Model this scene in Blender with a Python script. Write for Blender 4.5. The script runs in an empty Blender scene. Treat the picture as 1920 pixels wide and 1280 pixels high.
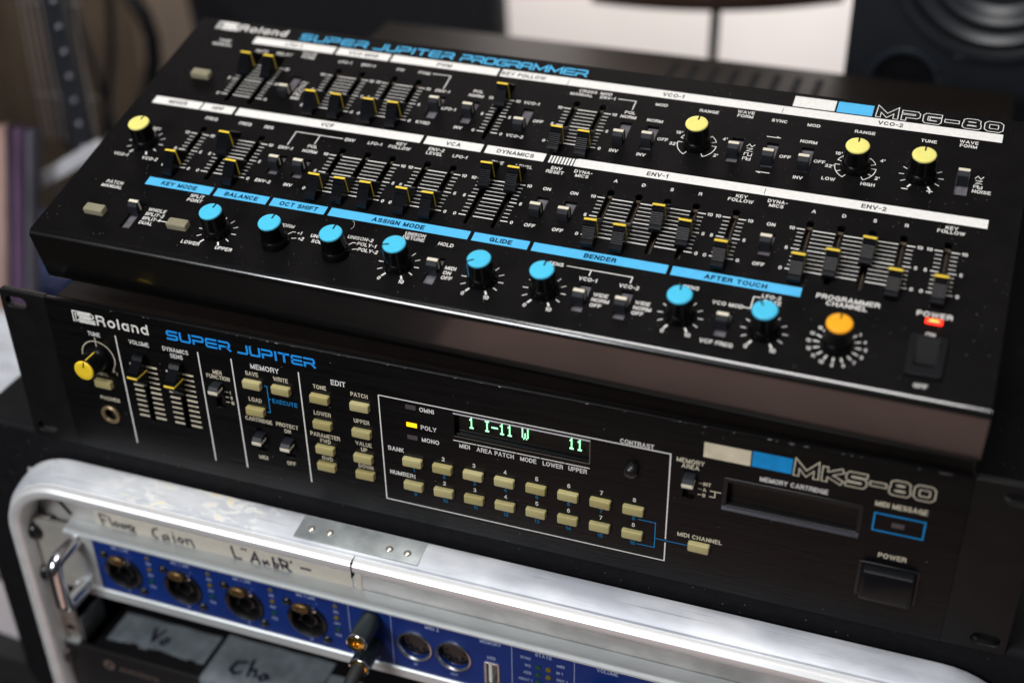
import bpy, bmesh, math, random
from mathutils import Matrix, Vector
random.seed(7)
S = bpy.context.scene
COL = S.collection
MM = 0.001

# ------------------------------------------------------------------ camera
cam_d = bpy.data.cameras.new("camera")
cam = bpy.data.objects.new("camera", cam_d)
COL.objects.link(cam)
S.camera = cam
CAM = Vector((426.7, -440.4, 420.9))
R0 = Vector((0.94206546, 0.33511775, -0.0144483))
R1 = Vector((0.17282556, -0.52185326, -0.83534454))
R2 = Vector((-0.28747868, 0.78445221, -0.54953685))
cam.matrix_world = Matrix(((R0.x, -R1.x, -R2.x, CAM.x * MM), (R0.y, -R1.y, -R2.y, CAM.y * MM), (R0.z, -R1.z, -R2.z, CAM.z * MM), (0, 0, 0, 1)))
cam_d.sensor_width = 36
cam_d.lens = 47.147
cam_d.clip_start = 0.02
cam_d.clip_end = 60
cam_d.dof.use_dof = True
cam_d.dof.focus_distance = 0.604
cam_d.dof.aperture_fstop = 3.9

# ------------------------------------------------------------------ world and lamps
W = bpy.data.worlds.new("World")
S.world = W
W.use_nodes = True
W.node_tree.nodes["Background"].inputs[0].default_value = (0.75, 0.8, 0.9, 1)
W.node_tree.nodes["Background"].inputs[1].default_value = 0.035
S.view_settings.view_transform = 'Standard'
S.view_settings.look = 'None'
S.view_settings.exposure = 0
S.view_settings.gamma = 1


def area(name, loc, target, sx, sy, power, col):
    d = bpy.data.lights.new(name, 'AREA')
    d.shape = 'RECTANGLE'
    d.size = sx
    d.size_y = sy
    d.energy = power
    d.color = col
    o = bpy.data.objects.new(name, d)
    o.location = loc
    o.rotation_euler = (Vector(target) - Vector(loc)).to_track_quat('-Z', 'Y').to_euler()
    COL.objects.link(o)
    return o


area("ceiling_lamp", (0.22, -0.20, 1.25), (0.25, 0.0, 0.0), 0.56, 0.5, 11.5, (1, 0.98, 0.97))
area("window_light", (-0.3, -1.2, 0.75), (0.22, 0.0, 0.02), 0.5, 0.5, 15, (0.95, 0.97, 1))
area("wall_fill", (-0.15, 0.95, 0.75), (-0.15, 1.5, 0.45), 1.8, 0.4, 44, (1, 0.95, 0.92))  # unseen fill added to brighten the back wall, facing away from the units

# ------------------------------------------------------------------ materials
MATS = {}


def nd(nt, kind, **kw):
    n = nt.nodes.new(kind)
    for k, v in kw.items():
        setattr(n, k, v)
    return n


def mat(name, col, rough=0.5, metal=0.0, spec=0.5, noise=0.0, nscale=200, bump=0.0, bscale=800,
        dust=0.0, dscale=400, stretch=None, emit=None, estr=0, coat=0.0, rvar=0.0):
    if name in MATS:
        return MATS[name]
    m = bpy.data.materials.new(name)
    m.use_nodes = True
    nt = m.node_tree
    b = nt.nodes["Principled BSDF"]
    b.inputs["Base Color"].default_value = (*col, 1)
    b.inputs["Roughness"].default_value = rough
    b.inputs["Metallic"].default_value = metal
    b.inputs["Specular IOR Level"].default_value = spec
    b.inputs["Coat Weight"].default_value = coat
    if emit:
        b.inputs["Emission Color"].default_value = (*emit, 1)
        b.inputs["Emission Strength"].default_value = estr
    tc = nd(nt, "ShaderNodeTexCoord")
    mp = nd(nt, "ShaderNodeMapping")
    if stretch:
        mp.inputs["Scale"].default_value = stretch
    nt.links.new(tc.outputs["Object"], mp.inputs[0])
    last = None
    if noise:
        n = nd(nt, "ShaderNodeTexNoise")
        n.inputs["Scale"].default_value = nscale
        n.inputs["Detail"].default_value = 5
        nt.links.new(mp.outputs[0], n.inputs["Vector"])
        r = nd(nt, "ShaderNodeValToRGB")
        r.color_ramp.elements[0].position = 0.3
        r.color_ramp.elements[1].position = 0.7
        r.color_ramp.elements[0].color = (*[c * (1 - noise) for c in col], 1)
        r.color_ramp.elements[1].color = (*[min(1, c * (1 + noise)) for c in col], 1)
        nt.links.new(n.outputs[0], r.inputs[0])
        last = r.outputs[0]
        if rvar:
            mr = nd(nt, "ShaderNodeMapRange")
            mr.inputs["To Min"].default_value = rough - rvar
            mr.inputs["To Max"].default_value = rough + rvar
            nt.links.new(n.outputs[0], mr.inputs[0])
            nt.links.new(mr.outputs[0], b.inputs["Roughness"])
    if dust:
        v = nd(nt, "ShaderNodeTexVoronoi")
        v.inputs["Scale"].default_value = dscale
        nt.links.new(tc.outputs["Object"], v.inputs["Vector"])
        wn = nd(nt, "ShaderNodeTexWhiteNoise")
        nt.links.new(v.outputs["Color"], wn.inputs["Vector"])
        g = nd(nt, "ShaderNodeMath", operation='GREATER_THAN')
        g.inputs[1].default_value = 1 - dust
        nt.links.new(wn.outputs["Value"], g.inputs[0])
        l = nd(nt, "ShaderNodeMath", operation='LESS_THAN')
        l.inputs[1].default_value = 0.16
        nt.links.new(v.outputs["Distance"], l.inputs[0])
        mu = nd(nt, "ShaderNodeMath", operation='MULTIPLY')
        nt.links.new(g.outputs[0], mu.inputs[0])
        nt.links.new(l.outputs[0], mu.inputs[1])
        mx = nd(nt, "ShaderNodeMix", data_type='RGBA')
        nt.links.new(mu.outputs[0], mx.inputs[0])
        if last:
            nt.links.new(last, mx.inputs[6])
        else:
            mx.inputs[6].default_value = (*col, 1)
        mx.inputs[7].default_value = (0.3, 0.29, 0.27, 1)
        last = mx.outputs[2]
    if last:
        nt.links.new(last, b.inputs["Base Color"])
    if bump:
        n2 = nd(nt, "ShaderNodeTexNoise")
        n2.inputs["Scale"].default_value = bscale
        n2.inputs["Detail"].default_value = 3
        nt.links.new(mp.outputs[0], n2.inputs["Vector"])
        bp = nd(nt, "ShaderNodeBump")
        bp.inputs["Strength"].default_value = bump
        bp.inputs["Distance"].default_value = 0.0003
        nt.links.new(n2.outputs[0], bp.inputs["Height"])
        nt.links.new(bp.outputs[0], b.inputs["Normal"])
    MATS[name] = m
    return m


M_panel = mat("black painted steel", (0.0042, 0.0038, 0.004), 0.42, spec=0.07, noise=0.3, nscale=60, bump=0.25, bscale=2500, dust=0.028, dscale=1200)
M_front = mat("brushed black faceplate", (0.004, 0.0038, 0.0042), 0.30, spec=0.24, noise=0.35, nscale=350, stretch=(0.06, 1, 1), bump=0.25, bscale=900, dust=0.006, dscale=900, rvar=0.06)
M_ear = mat("black ear metal", (0.005, 0.005, 0.005), 0.42, spec=0.3, noise=0.3, nscale=80, bump=0.2)
M_cover = mat("dark brown cover steel", (0.012, 0.009, 0.0075), 0.5, spec=0.2, noise=0.15, nscale=30, bump=0.15)
M_cap = mat("black slider plastic", (0.004, 0.0045, 0.006), 0.28, spec=0.14, noise=0.2, nscale=300, bump=0.1)
M_knob = mat("black knob plastic", (0.003, 0.003, 0.0035), 0.3, spec=0.14, noise=0.2, nscale=300)
M_yel = mat("yellow plastic", (0.90, 0.62, 0.03), 0.35, noise=0.05, nscale=200)
M_yline = mat("yellow line paint", (0.85, 0.6, 0.06), 0.5, spec=0.2)
M_ylk = mat("pale yellow knob top", (0.85, 0.78, 0.22), 0.3, noise=0.04, nscale=300, spec=0.12)
M_blk = mat("sky blue knob top", (0.08, 0.55, 0.80), 0.3, noise=0.04, nscale=300, spec=0.12)
M_ork = mat("orange knob top", (0.95, 0.40, 0.02), 0.3, noise=0.04, nscale=300, spec=0.12)
M_white = mat("white ink", (0.80, 0.78, 0.74), 0.6, noise=0.06, nscale=500, spec=0.1)
M_cream = mat("cream ink", (0.70, 0.63, 0.48), 0.6, noise=0.1, nscale=500, spec=0.1)
M_blue = mat("sky blue ink", (0.09, 0.47, 0.80), 0.55, noise=0.05, nscale=300, spec=0.1)
M_blue2 = mat("deep blue ink", (0.01, 0.26, 0.62), 0.55, noise=0.12, nscale=200, spec=0.15)
M_blue3 = mat("dull blue ink", (0.01, 0.17, 0.34), 0.55, spec=0.1)
M_ink = mat("black ink", (0.012, 0.012, 0.014), 0.6, spec=0.05)
M_navy = mat("navy ink", (0.004, 0.012, 0.035), 0.6, spec=0.05)
M_btn = mat("cream button plastic", (0.46, 0.41, 0.20), 0.42, noise=0.06, nscale=250, spec=0.5)
M_btn2 = mat("dull cream button plastic", (0.26, 0.235, 0.16), 0.35, noise=0.06, nscale=250)
M_tab = mat("dark grey switch tab", (0.014, 0.015, 0.019), 0.4, spec=0.2)
M_tline = mat("cream switch line", (0.72, 0.66, 0.52), 0.4)
M_sfloor = mat("grey switch floor", (0.13, 0.12, 0.135), 0.35, noise=0.3, nscale=400)
M_slot = mat("brown felt slot", (0.018, 0.013, 0.009), 0.9, noise=0.6, nscale=600)
M_steel = mat("brushed steel", (0.6, 0.6, 0.6), 0.3, 1.0, noise=0.1, nscale=300)
M_chrome = mat("chrome", (0.75, 0.75, 0.78), 0.12, 1.0)
M_alu = mat("satin aluminium", (0.88, 0.88, 0.88), 0.42, 0.5, noise=0.06, nscale=40, stretch=(0.2, 3, 3), bump=0.12, bscale=300, rvar=0.05)
M_plate = mat("zinc plate", (0.40, 0.43, 0.43), 0.5, 0.6, noise=0.35, nscale=60, bump=0.3, bscale=200)
M_rivet = mat("rivet metal", (0.66, 0.63, 0.56), 0.35, 0.8, noise=0.25, nscale=300)
M_flange = mat("grey flange aluminium", (0.56, 0.54, 0.52), 0.5, 0.5, noise=0.2, nscale=50, bump=0.1)
M_shell = mat("black grained plastic", (0.007, 0.007, 0.008), 0.6, spec=0.12, noise=0.2, nscale=200, bump=0.8, bscale=1600, dust=0.03, dscale=800)
M_ifblue = mat("blue faceplate", (0.004, 0.026, 0.17), 0.45, spec=0.3, noise=0.12, nscale=80)
M_silver = mat("silver paint", (0.62, 0.65, 0.65), 0.35, 0.4, noise=0.05, nscale=60)
M_ifink = mat("pale blue ink", (0.38, 0.45, 0.65), 0.6)
M_brass = mat("brass", (0.20, 0.12, 0.045), 0.36, 0.75, noise=0.7, nscale=700, bump=0.5, bscale=900)
M_gold = mat("gold", (0.9, 0.58, 0.12), 0.22, 1.0)
M_blackpl = mat("black plastic", (0.008, 0.008, 0.009), 0.3)
M_screw = mat("black screw", (0.012, 0.012, 0.013), 0.18)
M_plug = mat("grey plug barrel", (0.05, 0.065, 0.07), 0.3, 0.6)
M_rubber = mat("black rubber", (0.01, 0.01, 0.011), 0.7)
M_tape = mat("cream cloth tape", (0.62, 0.57, 0.48), 0.7, noise=0.08, nscale=700, bump=0.5, bscale=1500)
M_duct = mat("silver cloth tape", (0.21, 0.24, 0.26), 0.5, 0.1, noise=0.25, nscale=120, bump=0.6, bscale=1200)
M_marker = mat("marker ink", (0.015, 0.012, 0.03), 0.5, spec=0.1)
M_window = mat("dark display glass", (0.002, 0.003, 0.003), 0.08, spec=0.5)
M_lcd = mat("green lit characters", (0.1, 0.5, 0.2), 0.5, emit=(0.42, 1.0, 0.58), estr=1.5)
M_ledoff = mat("unlit led", (0.075, 0.06, 0.065), 0.35)
M_ledyel = mat("lit yellow led", (0.9, 0.5, 0.02), 0.4, emit=(1.0, 0.52, 0.0), estr=1.5)
M_ledred = mat("lit red led", (0.9, 0.05, 0.02), 0.4, emit=(1.0, 0.012, 0.004), estr=4)
M_ledcore = mat("hot led core", (1, 0.4, 0.1), 0.4, emit=(1.0, 0.28, 0.03), estr=2.2)
M_ledg = mat("unlit green led", (0.004, 0.06, 0.03), 0.25)
M_ledy = mat("unlit amber led", (0.14, 0.11, 0.008), 0.25)
M_ledd = mat("unlit grey led", (0.12, 0.10, 0.07), 0.3)


def stained_alu():
    m = bpy.data.materials.new("stained aluminium")
    m.use_nodes = True
    nt = m.node_tree
    b = nt.nodes["Principled BSDF"]
    b.inputs["Metallic"].default_value = 0.8
    tc = nd(nt, "ShaderNodeTexCoord")
    sp = nd(nt, "ShaderNodeSeparateXYZ")
    nt.links.new(tc.outputs["Object"], sp.inputs[0])
    # glue residue: irregular streaky patch between 60 and 150 mm from the left
    mr = nd(nt, "ShaderNodeMapRange", interpolation_type='SMOOTHSTEP')
    mr.inputs[1].default_value = 0.035
    mr.inputs[2].default_value = 0.075
    nt.links.new(sp.outputs[0], mr.inputs[0])
    mr2 = nd(nt, "ShaderNodeMapRange", interpolation_type='SMOOTHSTEP')
    mr2.inputs[1].default_value = 0.155
    mr2.inputs[2].default_value = 0.13
    nt.links.new(sp.outputs[0], mr2.inputs[0])
    mu = nd(nt, "ShaderNodeMath", operation='MULTIPLY')
    nt.links.new(mr.outputs[0], mu.inputs[0])
    nt.links.new(mr2.outputs[0], mu.inputs[1])
    mp = nd(nt, "ShaderNodeMapping")
    mp.inputs["Scale"].default_value = (0.55, 1, 1.3)
    nt.links.new(tc.outputs["Object"], mp.inputs[0])
    n = nd(nt, "ShaderNodeTexNoise")
    n.inputs["Scale"].default_value = 150
    n.inputs["Detail"].default_value = 7
    n.inputs["Roughness"].default_value = 0.62
    n.inputs["Distortion"].default_value = 0.8
    nt.links.new(mp.outputs[0], n.inputs["Vector"])
    th = nd(nt, "ShaderNodeMapRange")
    th.inputs[1].default_value = 0.48
    th.inputs[2].default_value = 0.60
    nt.links.new(n.outputs[0], th.inputs[0])
    mu2 = nd(nt, "ShaderNodeMath", operation='MULTIPLY')
    nt.links.new(mu.outputs[0], mu2.inputs[0])
    nt.links.new(th.outputs[0], mu2.inputs[1])
    th2 = nd(nt, "ShaderNodeMapRange")
    th2.inputs[1].default_value = 0.58
    th2.inputs[2].default_value = 0.66
    nt.links.new(n.outputs[0], th2.inputs[0])
    c1 = nd(nt, "ShaderNodeMix", data_type='RGBA')
    c1.inputs[6].default_value = (0.80, 0.81, 0.80, 1)
    c1.inputs[7].default_value = (0.85, 0.72, 0.45, 1)
    nt.links.new(th2.outputs[0], c1.inputs[0])
    base = nd(nt, "ShaderNodeTexNoise")
    base.inputs["Scale"].default_value = 30
    base.inputs["Detail"].default_value = 6
    nt.links.new(mp.outputs[0], base.inputs["Vector"])
    cr = nd(nt, "ShaderNodeValToRGB")
    cr.color_ramp.elements[0].position = 0.35
    cr.color_ramp.elements[0].color = (0.42, 0.44, 0.49, 1)
    cr.color_ramp.elements[1].position = 0.65
    cr.color_ramp.elements[1].color = (0.80, 0.82, 0.84, 1)
    nt.links.new(base.outputs[0], cr.inputs[0])
    c2 = nd(nt, "ShaderNodeMix", data_type='RGBA')
    nt.links.new(mu2.outputs[0], c2.inputs[0])
    nt.links.new(cr.outputs[0], c2.inputs[6])
    nt.links.new(c1.outputs[2], c2.inputs[7])
    nt.links.new(c2.outputs[2], b.inputs["Base Color"])
    rr = nd(nt, "ShaderNodeMapRange")
    rr.inputs["To Min"].default_value = 0.48
    rr.inputs["To Max"].default_value = 0.6
    nt.links.new(mu2.outputs[0], rr.inputs[0])
    nt.links.new(rr.outputs[0], b.inputs["Roughness"])
    mm = nd(nt, "ShaderNodeMapRange")
    mm.inputs["To Min"].default_value = 0.30
    mm.inputs["To Max"].default_value = 0.1
    nt.links.new(mu2.outputs[0], mm.inputs[0])
    nt.links.new(mm.outputs[0], b.inputs["Metallic"])
    sm = nd(nt, "ShaderNodeMapping")
    sm.inputs["Scale"].default_value = (0.04, 2.5, 2.5)
    sm.inputs["Rotation"].default_value = (0, 0.05, 0.02)
    nt.links.new(tc.outputs["Object"], sm.inputs[0])
    sn = nd(nt, "ShaderNodeTexNoise")
    sn.inputs["Scale"].default_value = 420
    sn.inputs["Detail"].default_value = 4
    nt.links.new(sm.outputs[0], sn.inputs["Vector"])
    sr = nd(nt, "ShaderNodeMapRange")
    sr.inputs[1].default_value = 0.62
    sr.inputs[2].default_value = 0.72
    sr.inputs["To Min"].default_value = 1.0
    sr.inputs["To Max"].default_value = 0.62
    nt.links.new(sn.outputs[0], sr.inputs[0])
    mc = nd(nt, "ShaderNodeMix", data_type='RGBA', blend_type='MULTIPLY')
    mc.inputs[0].default_value = 1
    nt.links.new(c2.outputs[2], mc.inputs[6])
    nt.links.new(sr.outputs[0], mc.inputs[7])
    nt.links.new(mc.outputs[2], b.inputs["Base Color"])
    bp = nd(nt, "ShaderNodeBump")
    bp.inputs["Strength"].default_value = 0.3
    bp.inputs["Distance"].default_value = 0.0003
    nt.links.new(mu2.outputs[0], bp.inputs["Height"])
    nt.links.new(bp.outputs[0], b.inputs["Normal"])
    return m


M_stain = stained_alu()

for m_ in (M_btn, M_btn2, M_ylk, M_blk):     # each button and knob top yellowed a little differently
    nt_ = m_.node_tree
    b_ = nt_.nodes["Principled BSDF"]
    src = b_.inputs["Base Color"].links[0].from_socket
    oi = nd(nt_, "ShaderNodeObjectInfo")
    r_ = nd(nt_, "ShaderNodeValToRGB")
    r_.color_ramp.elements[0].color = (0.80, 0.76, 0.62, 1)
    r_.color_ramp.elements[1].color = (1.0, 1.0, 1.0, 1)
    if m_ in (M_ylk, M_blk):
        r_.color_ramp.elements[0].color = (0.88, 0.9, 0.9, 1)
    nt_.links.new(oi.outputs["Random"], r_.inputs[0])
    mx_ = nd(nt_, "ShaderNodeMix", data_type='RGBA', blend_type='MULTIPLY')
    mx_.inputs[0].default_value = 1
    nt_.links.new(src, mx_.inputs[6])
    nt_.links.new(r_.outputs[0], mx_.inputs[7])
    nt_.links.new(mx_.outputs[2], b_.inputs["Base Color"])

# ------------------------------------------------------------------ mesh helpers (millimetres in, metres out)


class MB:
    def __init__(s):
        s.v = []
        s.f = []

    def add(s, vs, fs):
        o = len(s.v)
        s.v += [tuple(p) for p in vs]
        s.f += [tuple(i + o for i in f) for f in fs]
        return s

    def box(s, x0, x1, y0, y1, z0, z1):
        vs = [(x, y, z) for z in (z0, z1) for y in (y0, y1) for x in (x0, x1)]
        return s.add(vs, [(0, 2, 3, 1), (4, 5, 7, 6), (0, 1, 5, 4), (2, 6, 7, 3), (0, 4, 6, 2), (1, 3, 7, 5)])

    def cbox(s, x0, x1, y0, y1, z0, z1, c):
        """box whose upper (z1) edges are chamfered/rounded in two steps and whose sides are chamfered"""
        def ring(e, z, k):
            a, b, cc, d = x0 + e, x1 - e, y0 + e, y1 - e
            return [(a + k, cc, z), (b - k, cc, z), (b, cc + k, z), (b, d - k, z), (b - k, d, z), (a + k, d, z), (a, d - k, z), (a, cc + k, z)]
        rs = [ring(0, z0, c * .6), ring(0, z1 - c, c * .6), ring(c * .3, z1 - c * .3, c * .6), ring(c, z1, c * .6)]
        vs = [p for r in rs for p in r]
        fs = []
        for i in range(3):
            for j in range(8):
                k = (j + 1) % 8
                fs.append((i * 8 + j, i * 8 + k, i * 8 + 8 + k, i * 8 + 8 + j))
        fs.append(tuple(24 + j for j in range(8)))
        fs.append(tuple(reversed(range(8))))
        return s.add(vs, fs)

    def lathe(s, prof, cx=0, cy=0, n=32, axis='z', cap=True):
        vs = []
        for r, h in prof:
            for i in range(n):
                a = 2 * math.pi * i / n
                p = (cx + r * math.cos(a), cy + r * math.sin(a), h)
                if axis == 'x':
                    p = (h, cx + r * math.cos(a), cy + r * math.sin(a))
                vs.append(p)
        fs = []
        for k in range(len(prof) - 1):
            for i in range(n):
                j = (i + 1) % n
                fs.append((k * n + i, k * n + j, k * n + n + j, k * n + n + i))
        if cap:
            fs.append(tuple((len(prof) - 1) * n + i for i in range(n)))
            fs.append(tuple(reversed(range(n))))
        return s.add(vs, fs)

    def poly(s, pts, z):
        return s.add([(x, y, z) for x, y in pts], [tuple(range(len(pts)))])

    def extr(s, prof, x0, x1):
        """profile of (y,z) swept along x"""
        n = len(prof)
        vs = [(x0, y, z) for y, z in prof] + [(x1, y, z) for y, z in prof]
        fs = [(i, (i + 1) % n, n + (i + 1) % n, n + i) for i in range(n)]
        fs += [tuple(reversed(range(n))), tuple(range(n, 2 * n))]
        return s.add(vs, fs)

    def stroke(s, pts, w, z, closed=False, cap=True):
        """flat ribbon along a polyline with mitred joints"""
        P = [Vector(p) for p in pts]
        n = len(P)
        L, R = [], []
        for i in range(n):
            if closed:
                a, b, c = P[i - 1], P[i], P[(i + 1) % n]
            else:
                a, b, c = P[max(i - 1, 0)], P[i], P[min(i + 1, n - 1)]
            d1 = (b - a).normalized() if (b - a).length > 1e-9 else None
            d2 = (c - b).normalized() if (c - b).length > 1e-9 else None
            if d1 is None:
                d1 = d2
            if d2 is None:
                d2 = d1
            n1 = Vector((-d1.y, d1.x))
            n2 = Vector((-d2.y, d2.x))
            m = (n1 + n2)
            if m.length < 1e-6:
                m = n1
            m.normalize()
            k = w / 2 / max(0.4, m.dot(n1))
            L.append(b + m * k)
            R.append(b - m * k)
        vs = [(p.x, p.y, z) for p in L] + [(p.x, p.y, z) for p in R]
        fs = []
        for i in range(n if closed else n - 1):
            j = (i + 1) % n
            fs.append((n + i, n + j, j, i))
        return s.add(vs, fs)

    def mesh(s, name, smooth=None):
        me = bpy.data.meshes.new(name)
        me.from_pydata([(x * MM, y * MM, z * MM) for x, y, z in s.v], [], s.f)
        bm = bmesh.new()
        bm.from_mesh(me)
        bmesh.ops.recalc_face_normals(bm, faces=bm.faces)
        bm.to_mesh(me)
        bm.free()
        if smooth:
            for p in me.polygons:
                p.use_smooth = True
            me.set_sharp_from_angle(angle=math.radians(smooth))
        return me

    def flatmesh(s, name):
        me = bpy.data.meshes.new(name)
        me.from_pydata([(x * MM, y * MM, z * MM) for x, y, z in s.v], [], s.f)
        me.update()
        return me


def link(name, me, m, parent=None, loc=(0, 0, 0), rot=(0, 0, 0), kind=None, label=None):
    o = bpy.data.objects.new(name, me)
    if m is not None and not me.materials:
        me.materials.append(m)
    COL.objects.link(o)
    if parent is not None:
        o.parent = parent
    o.location = [c * MM for c in loc]
    o.rotation_euler = rot
    if kind:
        o["kind"] = kind
    if label:
        o["label"] = label
    return o


def tag(o, label, cat, group=None):
    o["label"] = label
    o["category"] = cat
    if group:
        o["group"] = group
    return o


def thing(name, label, cat, loc=(0, 0, 0), rot=(0, 0, 0), group=None):
    o = bpy.data.objects.new(name, None)
    o.empty_display_size = 0.02
    COL.objects.link(o)
    o.location = [c * MM for c in loc]
    o.rotation_euler = rot
    return tag(o, label, cat, group)


def plate(name, outer, holes, h0, h1, m, parent, bevel=0.0):
    """sheet with real holes cut through it"""
    cu = bpy.data.curves.new(name, 'CURVE')
    cu.dimensions = '2D'
    cu.fill_mode = 'BOTH'
    cu.extrude = (h1 - h0) / 2 - bevel
    cu.bevel_depth = bevel
    cu.bevel_resolution = 2
    cu.resolution_u = 1
    for pts in [outer] + holes:
        sp = cu.splines.new('POLY')
        sp.points.add(len(pts) - 1)
        for i, (x, y) in enumerate(pts):
            sp.points[i].co = (x, y, 0, 1)
        sp.use_cyclic_u = True
    ob = bpy.data.objects.new(name, cu)
    me = bpy.data.meshes.new_from_object(ob)
    me.name = name
    bpy.data.objects.remove(ob)
    for v in me.vertices:
        v.co = (v.co.x * MM, v.co.y * MM, (v.co.z + (h0 + h1) / 2) * MM)
    me.materials.clear()
    for p in me.polygons:
        p.use_smooth = bevel > 0
    if bevel > 0:
        me.set_sharp_from_angle(angle=math.radians(35))
    return link(name, me, m, parent)


def rrect(x0, x1, y0, y1, r, n=6):
    pts = []
    for cx, cy, a0 in ((x1 - r, y1 - r, 0), (x0 + r, y1 - r, 90), (x0 + r, y0 + r, 180), (x1 - r, y0 + r, 270)):
        for i in range(n + 1):
            a = math.radians(a0 + 90 * i / n)
            pts.append((cx + r * math.cos(a), cy + r * math.sin(a)))
    return pts


def circ(cx, cy, r, n=24):
    return [(cx + r * math.cos(2 * math.pi * i / n), cy + r * math.sin(2 * math.pi * i / n)) for i in range(n)]


# ------------------------------------------------------------------ lettering


def arc(cx, cy, rx, ry, a0, a1, n=7):
    return [(cx + rx * math.cos(math.radians(a0 + (a1 - a0) * i / n)), cy + ry * math.sin(math.radians(a0 + (a1 - a0) * i / n))) for i in range(n + 1)]


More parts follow.
